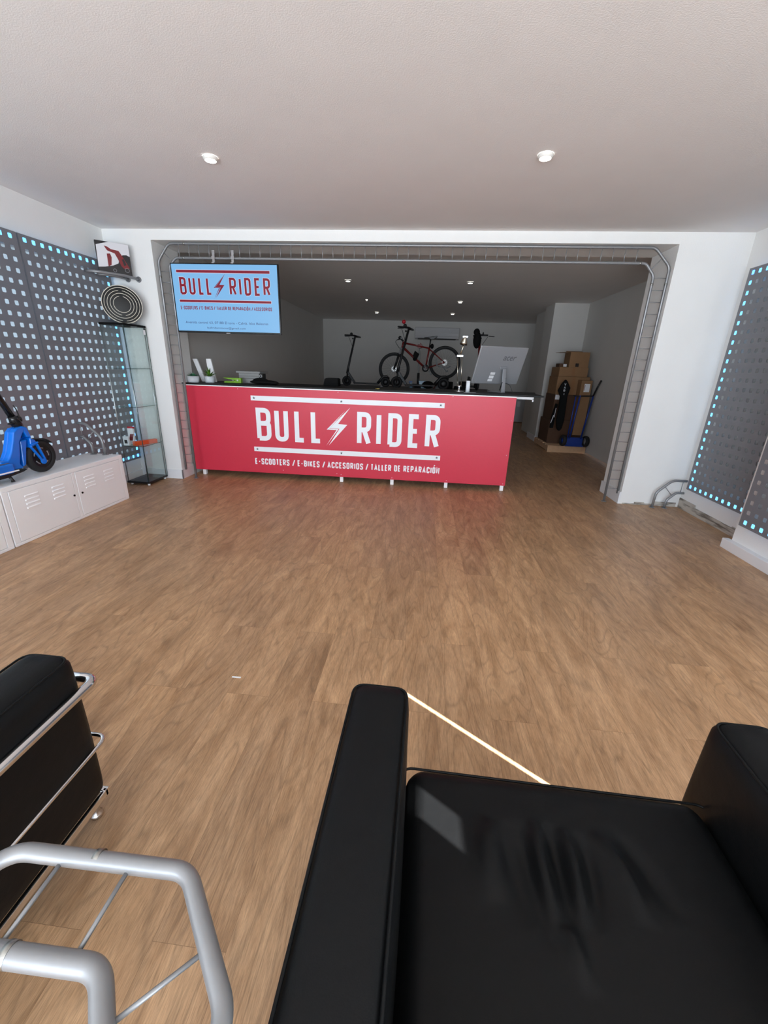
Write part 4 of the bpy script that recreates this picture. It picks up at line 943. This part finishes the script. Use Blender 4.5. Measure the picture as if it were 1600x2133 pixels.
def bicycle():
    y = 9.0; K = 9.0/8.9
    def q(x, z, dy=0): return Vector((x*K, y+dy, 1.3+(z-1.3)*K))
    t = thing('mountain_bike', 'dark red mountain bike clamped in a repair stand in the back room', 'bicycle', (-.15, y, .955))
    def wheel(name, cx, cz):
        c = q(cx, cz); R = .322
        w = obj(name, MB().torus(c, (0, 1, 0), R-.026, .027, 56, 10), 'rubber', t)
        obj('rim', MB().torus(c, (0, 1, 0), R-.056, .009, 48, 6), 'black', w)
        sp = MB()
        for k in range(28):
            a = 2*PI*k/28; b = a+(.35 if k % 2 else -.35); s_ = .02 if k % 4 < 2 else -.02
            sp.tube([c+Vector((math.cos(b)*.022, s_, math.sin(b)*.022)), c+Vector((math.cos(a)*(R-.06), 0, math.sin(a)*(R-.06)))], .0012, 4)
        obj('spokes', sp, 'black', w)
        obj('hub', MB().cyl(c+Vector((0, -.05, 0)), c+Vector((0, .05, 0)), .018), 'black', w)
        dc = c+Vector((0, -.045, 0)); d = MB().lathe([(.046, -.001), (.068, -.001), (.068, .001), (.046, .001), (.046, -.001)], dc, (0, 1, 0), 36)
        for k in range(6):
            a = 2*PI*k/6; d.bar(dc+Vector((math.cos(a)*.016, 0, math.sin(a)*.016)), dc+Vector((math.cos(a+.4)*.048, 0, math.sin(a+.4)*.048)), .006, .002, (0, 1, 0))
        obj('brake_disc', d, 'disc', w)
    wheel('front_wheel', -.652, 1.281); wheel('rear_wheel', .367, 1.432)
    ht, hb_, bbk, sc_, ra = q(-.475, 1.785), q(-.505, 1.695), q(-.01, 1.315), q(.045, 1.71), q(.367, 1.432)
    fr = MB().tube([ht, sc_+Vector((0, 0, -.015))], [.019, .016], 12).tube([hb_+Vector((.01, 0, .01)), bbk], [.024, .020], 12).tube([bbk, sc_], .017, 12).tube([ht+Vector((-.004, 0, .02)), hb_+Vector((.002, 0, -.01))], .024, 12)
    for s_ in (-1, 1):
        fr.tube([bbk+Vector((.02, s_*.03, .0)), ra+Vector((-.05, s_*.055, -.01)), ra+Vector((0, s_*.06, 0))], [.014, .012, .009], 8)
        fr.tube([sc_+Vector((0, s_*.015, -.03)), ra+Vector((-.06, s_*.055, .05)), ra+Vector((0, s_*.06, 0))], [.011, .010, .008], 8)
    obj('frame', fr, 'redpaint', t)
    obj('seat_post', MB().tube([sc_, q(.062, 1.885)], .014, 10), 'black', t)
    obj('saddle', MB().prism([(-.13, .0), (-.02, .012), (.06, .02), (.13, .035), (.135, .01), (.07, -.03), (.02, -.045), (-.03, -.015), (-.12, -.012)], q(.055, 1.895, -.06), (1, 0, 0), (0, 0, 1), (0, .12, 0)), 'black', t, .012, 3)
    fk = MB()
    for s_ in (-1, 1): fk.tube([hb_+Vector((-.02, s_*.055, -.03)), q(-.56, 1.56, s_*.055)], .015, 10)
    obj('fork_stanchions', fk, 'silver', t)
    fk = MB()
    for s_ in (-1, 1): fk.tube([q(-.56, 1.57, s_*.055), q(-.652, 1.281, s_*.055)], [.022, .018], 10)
    fk.bar(hb_+Vector((-.015, -.07, -.02)), hb_+Vector((-.015, .07, -.02)), .04, .03); obj('fork_legs', fk, 'black', t)
    g = q(-.53, 1.85); obj('handlebar', MB().tube([g+Vector((.02, -.34, 0)), g, g+Vector((.02, .34, 0))], .014, 10).tube([ht+Vector((-.01, 0, .03)), g], .018, 8).tube([g+Vector((.02, -.34, 0)), g+Vector((.02, -.22, 0))], .019, 10).tube([g+Vector((0, -.2, -.01)), g+Vector((-.07, -.26, -.03))], .008, 6).ball(g+Vector((-.02, -.12, .02)), .035, 10), 'black', t)
    obj('brake_hose', MB().tube(rpoly([(tuple(g+Vector((-.05, -.1, 0))), 0), (tuple(g+Vector((-.12, -.1, -.05))), .05), (tuple(hb_+Vector((-.05, -.06, -.02))), 0)]), .005, 6), 'black', t)
    cr = bbk+Vector((0, -.05, 0))
    c = MB().lathe([(.04, -.003), (.072, -.003), (.072, .003), (.04, .003), (.04, -.003)], bbk+Vector((0, -.045, 0)), (0, 1, 0), 30).bar(cr, cr+Vector((-.03, 0, .10)), .02, .012, (0, 1, 0)).cyl(bbk+Vector((0, -.06, 0)), bbk+Vector((0, .06, 0)), .022)
    obj('crankset', c, 'black', t)
    d = MB().bar(q(.24, 1.36, -.06), q(.42, 1.33, -.06), .015, .01, (0, 1, 0)).bar(q(.33, 1.36, -.06), q(.41, 1.275, -.06), .015, .012, (0, 1, 0)).bar(q(.40, 1.26, -.06), q(.45, 1.28, -.06), .03, .02, (0, 1, 0)).bar(q(.42, 1.33, -.06), q(.49, 1.37, -.06), .02, .02, (0, 1, 0))
    obj('pedal_and_crank', d, 'black', t)
    obj('derailleur', MB().bar(q(.20, 1.50, -.05), q(.22, 1.36, -.05), .03, .02, (0, 1, 0)).bar(q(.06, 1.27, -.05), q(.12, 1.20, -.05), .03, .02, (0, 1, 0)), 'black', t)
    obj('bottle_bag', MB().obox(q(-.22, 1.56), (.045, 0, -.03), (0, .035, 0), (.02, 0, .055)).ball(q(-.235, 1.49), .045, 12), 'blackmatt', t, .008)
    obj('saddle_bag', MB().ball(q(.095, 1.735), .045, 14, (.8, .8, 1.1)), 'blackmatt', t)
bicycle()
def repair_stand():
    t = thing('repair_stand', 'tall grey bicycle repair stand holding the mountain bike', 'stand', (-.145, 9.08, 0))
    obj('upper_pole', MB().tube([(-.150, 9.09, 1.12), (-.150, 9.09, 1.72)], .018, 12), 'grey', t)
    obj('lower_pole', MB().tube([(-.150, 9.09, .94), (-.150, 9.09, 1.22)], .028, 12), 'black', t)
    obj('clamp_head', MB().obox((-.150, 9.05, 1.735), (.045, 0, 0), (0, .05, 0), (0, 0, .035)).bar((-.15, 9.03, 1.75), (-.135, 9.03, 1.80), .03, .02), 'redpaint', t, .006)
    obj('tool_tray', MB().xbox(-.27, -.03, 8.93, 9.2, .95, 1.0).xbox(-.22, -.08, 8.98, 9.15, .927, .96), 'black', t, .005)
repair_stand()
# things lying on the bench
def bench_clutter():
    G = 'workshop things on the bench'
    t = thing('spray_bottle', 'clear spray bottle with blue trigger left of the repair stand', 'bottle', (-.285, 8.6, ZB))
    obj('bottle', MB().lathe([(.0001, 0), (.03, 0), (.032, .06), (.02, .09), (.010, .10), (.010, .115)], (-.275, 8.6, ZB), seg=20), 'plasticblue', t)
    obj('trigger_head', MB().xbox(-.32, -.255, 8.59, 8.61, ZB+.11, ZB+.14).xbox(-.315, -.305, 8.592, 8.608, ZB+.08, ZB+.115), 'trigger', t, .003)
    tag(obj('plastic_tub', MB().prism([(-.12, 1.0), (.07, 1.0), (.10, 1.068), (-.13, 1.072)], (0, 8.75, 0), (1, 0, 0), (0, 0, 1), (0, .12, 0)).xbox(-.08, .03, 8.76, 8.86, ZB, 1.0), 'plasticblue', None, .004), 'pale translucent plastic tub just right of the repair stand foot', 'tub')
    tag(obj('tool_bag', MB().ball((.06, 8.66, ZB+.0765), .12, 20, (1.0, .7, .62)), 'blackmatt'), 'rounded black tool bag right of the pale tub', 'bag')
    t = thing('red_pliers', 'black tool with one red handle leaning on the black tool bag', 'tool', (.23, 8.52, ZB))
    obj('handle', MB().tube([(.175, 8.535, ZB+.012), (.245, 8.545, ZB+.115)], .010, 8), 'redpaint', t); obj('tool_body', MB().prism([(.20, 0), (.40, 0), (.285, .155), (.27, .16)], (0, 8.555, ZB), (1, 0, 0), (0, 0, 1), (0, .05, 0)), 'black', t, .004)
    tag(obj('tool_case', MB().xbox(.40, .55, 8.55, 8.75, ZB, ZB+.15).xbox(.43, .50, 8.54, 8.56, ZB+.1, ZB+.13), 'blackmatt', None, .006), 'black square case under the raised rear bicycle wheel', 'case')
    tag(obj('battery_pack', MB().xbox(.58, .83, 8.5, 8.66, ZB, ZB+.075), 'blackmatt', None, .02), 'low black box right of the square case', 'box')
    tag(obj('speaker_box', MB().xbox(.70, .86, 8.75, 8.95, ZB, ZB+.16), 'blackmatt', None, .01), 'black box behind the white holder and desk lamp', 'box')
    t = thing('tape_roll', 'small silver tin beside the front scooter on the bench', 'tin', (-.86, 8.5, ZB))
    obj('tin', MB().lathe([(.0001, 0), (.026, 0), (.026, .03), (.0001, .034)], (-.86, 8.48, ZB), seg=18), 'silver', t); obj('yellow_rim', MB().lathe([(.027, .004), (.027, .009)], (-.86, 8.48, ZB), seg=18), 'yellow', t)
bench_clutter()
def aircon():
    y = 11.98; t = thing('air_conditioner', 'white wall air conditioner high on the back wall above the bicycle', 'air conditioner', (.22, y, 2.05))
    obj('housing', MB().prism([(0, 2.075), (-.10, 2.045), (-.19, 2.075), (-.21, 2.20), (-.20, 2.335), (0, 2.345)], (-.345, y, 0), (0, 1, 0), (0, 0, 1), (1.16, 0, 0)), 'ac', t, .012, 3)
    obj('air_slot', MB().obox((.235, y-.152, 2.056), (.50, 0, 0), (0, .045, -.012), (0, .001, .002)), 'acdark', t)
    obj('front_seam', MB().xbox(-.34, .81, y-.2125, y-.211, 2.118, 2.121), 'acdark', t)
    obj('display_dot', MB().ball((.56, y-.209, 2.29), .009, 8), 'white', t)
aircon()
tag(obj('white_cabinet', MB().xbox(2.45, 2.82, 11.6, 11.96, .02, .62).xbox(2.44, 2.83, 11.58, 11.97, .62, .64), 'door', None, .004), 'small grey-white cupboard against the back wall, seen beside the counter end', 'cabinet')
tag(obj('notice_sheet', MB().xbox(2.50, 2.58, 11.592, 11.5985, .42, .56), 'paper'), 'small white notice fixed on the grey-white cupboard', 'notice')

# ================================================================== BOXES, PALLET, HAND TRUCK
def pallet():
    t = thing('pallet', 'pine pallet carrying the cardboard boxes in the back room', 'pallet', (2.5, 7.8, 0))
    for i in range(6):
        y = 7.36+i*.16; obj('deck_board', MB().xbox(2.20, 2.84, y, y+.10, .095, .113), 'pine', t)
    obj('front_board', MB().xbox(2.20, 2.84, 7.345, 7.36, .0, .105), 'pine', t)
    for x in (2.20, 2.48, 2.76): obj('stringer', MB().xbox(x, x+.08, 7.362, 8.27, .02, .095), 'pine', t)
    for x in (2.21, 2.77):
        obj('block', MB().xbox(x, x+.06, 8.12, 8.26, .0, .02), 'pine', t); obj('block', MB().xbox(x, x+.06, 7.38, 7.5, .0, .02), 'pine', t)
pallet()
def carton(x0, x1, y0, y1, z0, z1, label, m='card', tape=True, rot=0, extra=None):
    t = thing('cardboard_box', label, 'box', ((x0+x1)/2, (y0+y1)/2, z0), 'cardboard boxes stacked on the pallet')
    obj('carton', MB().xbox(x0, x1, y0, y1, z0, z1), m, t, .003)
    if tape:
        xc = (x0+x1)/2; obj('tape', MB().xbox(xc-.025, xc+.025, y0-.001, y0, z0+.004, z1-.004).xbox(xc-.025, xc+.025, y0, y1, z1, z1+.0008), 'tape', t)
    if extra: extra(t)
    return t
carton(2.245, 2.845, 7.62, 8.22, .114, .52, 'lowest wide cardboard box of the stack, standing directly on the pallet', 'carddark', False)
carton(2.265, 2.835, 7.63, 8.18, .522, .955, 'cardboard box in the stack between the lowest one and the taped one', 'carddark', False,
       extra=lambda t: obj('paper_label', MB().xbox(2.275, 2.345, 7.628, 7.63, .87, .95), 'paper', t))
carton(2.262, 2.80, 7.62, 8.12, .957, 1.255, 'large cardboard box behind the pointed black bag tip', 'card', True)
carton(2.262, 2.735, 7.60, 8.05, 1.257, 1.405, 'flat cardboard box with brown tape under the open box', 'card', True)
def opened(t):
    x0, x1, y0, y1, z1 = 2.41, 2.725, 7.62, 7.92, 1.648
    obj('flap', MB().obox((2.33, 7.78, z1-.005), (.085, 0, .004), (0, .14, 0), (0, 0, .002)), 'card', t); obj('flap', MB().obox((2.60, 8.0, z1+.01), (.14, 0, 0), (0, .08, .02), (0, 0, .002)), 'card', t)
    obj('dark_print', MB().xbox(2.515, 2.57, y0-.001, y0, 1.415, 1.47), 'photo_black', t)
def openbox():
    x0, x1, y0, y1, z0, z1 = 2.41, 2.725, 7.62, 7.92, 1.406, 1.648; th = .005
    t = thing('cardboard_box', 'topmost open cardboard box of the stack with its flap folded out', 'box', (2.57, 7.77, z0), 'cardboard boxes stacked on the pallet')
    obj('carton', MB().xbox(x0, x1, y0, y1, z0, z0+th).xbox(x0, x1, y0, y0+th, z0+th, z1).xbox(x0, x1, y1-th, y1, z0+th, z1).xbox(x0, x0+th, y0+th, y1-th, z0+th, z1).xbox(x1-th, x1, y0+th, y1-th, z0+th, z1), 'card', t)
    opened(t)
openbox()
carton(2.265, 2.395, 7.66, 7.86, 1.4065, 1.462, 'small dark carton with white label beside the open top box', 'carddark', False,
       extra=lambda t: obj('paper_label', MB().xbox(2.33, 2.385, 7.6585, 7.66, 1.412, 1.455), 'paper', t))
carton(2.60, 2.775, 7.42, 7.60, .30, 1.205, 'tall narrow cardboard box with a white shipping label behind the hand truck', 'card', False,
       extra=lambda t: (obj('shipping_label', MB().xbox(2.655, 2.745, 7.418, 7.42, 1.02, 1.15), 'paper', t), obj('printed_text', MB().xbox(2.662, 2.668, 7.4172, 7.418, 1.04, 1.13), 'photo_red', t)))
def handtruck():
    y = 7.34; t = thing('hand_truck', 'blue two-wheeled hand truck parked on the pallet', 'hand truck', (2.66, y, .114))
    def P(x, z, dy=0): return (x, y+dy, z)
    obj('rail', MB().tube([P(2.72, .25, -.01), P(2.775, .97, -.06)], .013, 10), 'bluedark', t)
    obj('rail', MB().tube([P(2.535, .25, -.01), P(2.565, .97, -.06)], .013, 10), 'bluedark', t)
    obj('rail', MB().tube([P(2.50, .25, -.01), P(2.50, .95, -.06)], .010, 10), 'bluedark', t)
    obj('cross_bar', MB().tube([P(2.46, .955, -.06), P(2.775, .965, -.06)], .011, 10), 'black', t)
    obj('handle', MB().tube([P(2.775, .97, -.06), P(2.80, 1.10, -.09), P(2.85-.025, 1.215, -.13)], .014, 10), 'black', t)
    obj('toe_plate', MB().xbox(2.50, 2.76, y-.01, y+.02, .14, .27).xbox(2.48, 2.78, y-.02, y+.06, .115, .14), 'bluedark', t, .004)
    for x in (2.43, 2.805):
        w = obj('wheel', MB().lathe([(.055, -.015), (.06, -.028), (.085, -.030), (.095, -.012), (.095, .012), (.085, .030), (.06, .028), (.055, .015)], (x, y-.02, .212), (1, .12, 0), 30), 'rubber', t)
        obj('wheel_rim', MB().lathe([(.0001, -.02), (.055, -.014), (.058, .0), (.055, .014), (.0001, .02)], (x, y-.02, .212), (1, .12, 0), 24), 'grey' if x > 2.6 else 'bluedark', w)
handtruck()
def gearbag():
    t = thing('board_bag', 'pointed black fabric bag with white letters hanging in front of the boxes', 'bag', (2.36, 7.35, .30))
    y = 7.33
    pts = [(2.315, 1.215), (2.35, 1.18), (2.41, 1.08), (2.402, 1.02), (2.385, .93), (2.395, .75), (2.40, .55), (2.385, .42), (2.35, .36), (2.30, .40), (2.27, .55), (2.275, .75), (2.27, .93), (2.235, 1.00), (2.215, 1.03), (2.265, 1.15)]
    obj('fabric', MB().prism(pts, (0, y, 0), (1, 0, 0), (0, 0, 1), (0, .06, 0)), 'blackmatt', t, .02, 3)
    mb = MB()
    for ch, z in (('V', 1.115), ('A', 1.065), ('R', 1.015), ('I', .96)): glyph(mb, ch, 2.30 if ch != 'I' else 2.315, z, .028, .036, .006, (0, y-.001, 0), (1, 0, .0), (0, 0, 1), (0, .001, 0))
    obj('white_lettering', mb, 'paper', t)
    t2 = thing('rolled_banner', 'dark rolled fabric with white print low beside the pointed black bag', 'fabric', (2.28, 7.6, .385))
    obj('fabric', MB().prism([(2.25, .385), (2.31, .385), (2.325, .79), (2.29, .81), (2.255, .60)], (0, 7.578, 0), (1, 0, 0), (0, 0, 1), (0, .04, 0)), 'blackmatt', t2, .008)
    obj('white_print', MB().obox((2.268, 7.576, .54), (.006, 0, 0), (0, .001, 0), (.016, 0, .07)).obox((2.30, 7.576, .65), (.005, 0, 0), (0, .001, 0), (.004, 0, .08)), 'paper', t2)
gearbag()

# ================================================================== ARMCHAIRS
def cushion(x0, x1, y0, y1, z0, z1, r, bulge=(0, 0, 0), n=14, hf=None):
    """rounded box with bulging faces; bulge per axis; hf(x, y) adds height to the top"""
    mb = MB(); C = Vector(((x0+x1)/2, (y0+y1)/2, (z0+z1)/2)); Hf = Vector(((x1-x0)/2, (y1-y0)/2, (z1-z0)/2))
    def sp(u): return math.sin(u*PI/2)*.35+u*.65
    idx = {}; vs = []
    ns = [n if isinstance(n, int) else n[i] for i in range(3)]
    def vert(key):
        if key in idx: return idx[key]
        u = [sp(2*key[i]/ns[i]-1) for i in range(3)]
        p = Vector([u[i]*Hf[i] for i in range(3)])
        q = Vector([max(-(Hf[i]-r), min(Hf[i]-r, p[i])) for i in range(3)]); d = p-q
        if d.length > 1e-9: p = q+d.normalized()*r
        for i in range(3):
            o = [j for j in range(3) if j != i]
            if bulge[i]: p[i] += bulge[i]*u[i]*(1-u[o[0]]**2)*(1-u[o[1]]**2)*1.0
        P = C+p
        if hf and key[2] == ns[2]: P.z += hf(P.x, P.y)
        vs.append(P); idx[key] = len(vs)-1; return idx[key]
    fs = []
    for ax in range(3):
        a, b = [i for i in range(3) if i != ax]
        for side in (0, ns[ax]):
            for i in range(ns[a]):
                for j in range(ns[b]):
                    ks = []
                    for di, dj in ((0, 0), (1, 0), (1, 1), (0, 1)):
                        k = [0, 0, 0]; k[ax] = side; k[a] = i+di; k[b] = j+dj; ks.append(vert(tuple(k)))
                    flip = (side == 0) ^ (ax == 1)
                    fs.append(tuple(ks[::-1]) if flip else tuple(ks))
    mb.add(vs, fs, True); return mb
def piping(x0, x1, y0, y1, z, r=.05, rad=.0028):
    c = .03
    pts = rpoly([((x0+c, y0, z), 0), ((x1, y0, z), c), ((x1, y1, z), c), ((x0, y1, z), c), ((x0, y0, z), c), ((x0+c, y0, z), 0)])
    return MB().tube(pts, rad, 8)
def folds(x, y):
    h = 0.0
    for (ax, ay, bx, by, cx_, cy_, amp, w) in [(.19, .60, .165, .55, .175, .49, .010, .016), (.245, .605, .235, .53, .255, .44, -.008, .010), (.275, .61, .262, .54, .268, .45, .010, .010),
                                    (.300, .61, .305, .54, .300, .46, -.010, .009), (.325, .60, .335, .54, .320, .47, .010, .009), (.355, .60, .375, .54, .350, .47, -.008, .009),
                                    (.385, .60, .43, .54, .425, .49, .009, .011), (.285, .44, .292, .42, .300, .395, .008, .010), (.42, .62, .47, .56, .475, .50, -.006, .012), (.215, .60, .205, .53, .225, .46, -.006, .012)]:
        cx_ += (cx_-bx)*.35; cy_ -= .035; best = 9; tb = 0
        q0 = (ax, ay)
        if abs(x-bx) > .12: continue
        for k in range(1, 9):
            t = k/8; q1 = (ax*(1-t)**2+2*bx*t*(1-t)+cx_*t*t, ay*(1-t)**2+2*by*t*(1-t)+cy_*t*t)
            ux, uy = q1[0]-q0[0], q1[1]-q0[1]; f = max(0, min(1, ((x-q0[0])*ux+(y-q0[1])*uy)/(ux*ux+uy*uy)))
            d = math.hypot(x-q0[0]-f*ux, y-q0[1]-f*uy)
            if d < best: best = d; tb = (k-1+f)/8
            q0 = q1
        h += 1.5*amp*math.exp(-(best/(w*1.45))**2)*math.sin(PI*min(1, max(0.0, tb)))
    return h
def armchair(dx, label, wr, rot):
    """built at the right-hand chair's place, shifted by dx; facing +y"""
    ox, oy = .33+dx, .40
    t = thing('armchair', label, 'armchair', (ox, oy, 0), 'black leather armchairs')
    X = lambda v: v+dx
    zt = .60
    for nm, a, b in (('arm_cushion', -.134, .004), ('arm_cushion', .660, .792)):
        c = obj(nm, cushion(X(a), X(b), .05, .775, .13, zt, .035, (.009, .012, .006), (10, 24, 14)), 'leather', t)
        obj('piping', piping(X(a+.006), X(b-.006), .062, .763, zt-.0085), 'leather', c)
    s_ = obj('seat_cushion', cushion(X(.008), X(.656), .22, .715, .26, .425, .045, (.006, .012, .014), (140, 120, 10), (lambda x, y: folds(x-dx, y)) if wr else None), 'leather', t)
    obj('piping', piping(X(-.004), X(.668), .235, .703, .4165), 'leather', s_)
    obj('lower_cushion', cushion(X(.012), X(.652), .10, .69, .13, .262, .035, (.004, .01, .004), (10, 10, 8)), 'leather', t)
    obj('back_cushion', cushion(X(.0), X(.664), .055, .195, .28, .585, .04, (.004, .012, .006), (16, 10, 12)), 'leather', t)
    # chrome frame: thick top tube and thin lower rod wrapping the sides and back, bottom rail and feet
    def wrap(z, off, r, yfront, seg=14):
        xs0, xs1 = X(-.121-off), X(.792+off); yb = .045-off
        pts = rpoly([((X(-.05), yfront, z), 0), ((xs0, yfront, z), .03), ((xs0, yb, z), .04), ((xs1, yb, z), .04), ((xs1, yfront, z), .03), ((X(.714), yfront, z), 0)], 8)
        return MB().tube(pts, r, seg)
    obj('top_tube', wrap(.497, .012, .0125, .800), 'chrome', t); obj('middle_rod', wrap(.30, .006, .0055, .797, 10), 'chrome', t)
    obj('bottom_rail', MB().xbox(X(-.125), X(-.11), .06, .770, .108, .130).xbox(X(.774), X(.786), .06, .770, .108, .130).xbox(X(-.125), X(.786), .758, .775, .104, .130).xbox(X(-.125), X(.786), .06, .08, .108, .130), 'chrome', t, .003)
    for sx in (-.05, .722):
        for yy in (.772, .09):
            obj('leg', MB().lathe([(.0001, 0), (.016, 0), (.018, .006), (.017, .012), (.012, .018), (.012, .03), (.017, .106)], (X(sx), yy, 0), seg=18), 'chrome', t)
    t.rotation_euler = (0, 0, rot)
    return t
armchair(0.0, 'black leather armchair in the foreground, seen from above behind its creased seat', True, math.radians(-0.9))
armchair(-1.628, 'black leather armchair with chrome tubes at the left picture edge', False, 0.0)

# ================================================================== FOREGROUND TUBE STAND
def tube_stand():
    z = .62; k = (1.3-z)/.65; r = .0118
    t = thing('tube_side_stand', 'silver bent tube side stand close to the camera between the armchairs', 'metal stand', (-.40, .1, 0))
    def q(x, y, zz=z): return (x*k, y*k, zz)
    outer = rpoly([(q(-.60, -.10, 0), 0), (q(-.60, -.10, z), .03), (q(-.60, .18), .05), (q(-.535, .330), .05), (q(-.278, .333), .05), (q(-.170, .215), .05), (q(-.150, -.10), .03), (q(-.150, -.10, 0), 0)], 10)
    inner = rpoly([(q(-.48, -.10, 0), 0), (q(-.48, -.10, z), .03), (q(-.495, .18), .05), (q(-.47, .231), .03), (q(-.325, .233), .045), (q(-.268, .165), .045), (q(-.262, -.10), .03), (q(-.262, -.10, 0), 0)], 10)
    obj('outer_tube', MB().tube(outer, r, 24), 'tube', t); obj('inner_tube', MB().tube(inner, r+.001, 24), 'tube', t)
    for a, b in (((-.455, .33), (-.455, .233)), ((-.359, .332), (-.361, .234)), ((-.213, .262), (-.289, .190)), ((-.16, .10), (-.264, .09))):
        obj('rod', MB().tube([q(*a), q(*b)], .0030, 10), 'tube', t)
    for x, y, rr in ((-.408, .333, r), (-.437, .232, r+.001)):
        a = Vector(q(x, y)); obj('joint_sleeve', MB().cyl(a-Vector((.0045, 0, 0)), a+Vector((.0045, 0, 0)), rr+.0007, seg=24), 'sleeve', t)
tube_stand()
tag(obj('floor_fleck', MB().xbox(-.765, -.725, 1.377, 1.385, 0, .001), 'paper'), 'tiny pale fleck lying on the wooden floor', 'fleck')  # thin pale strip laid on the floor
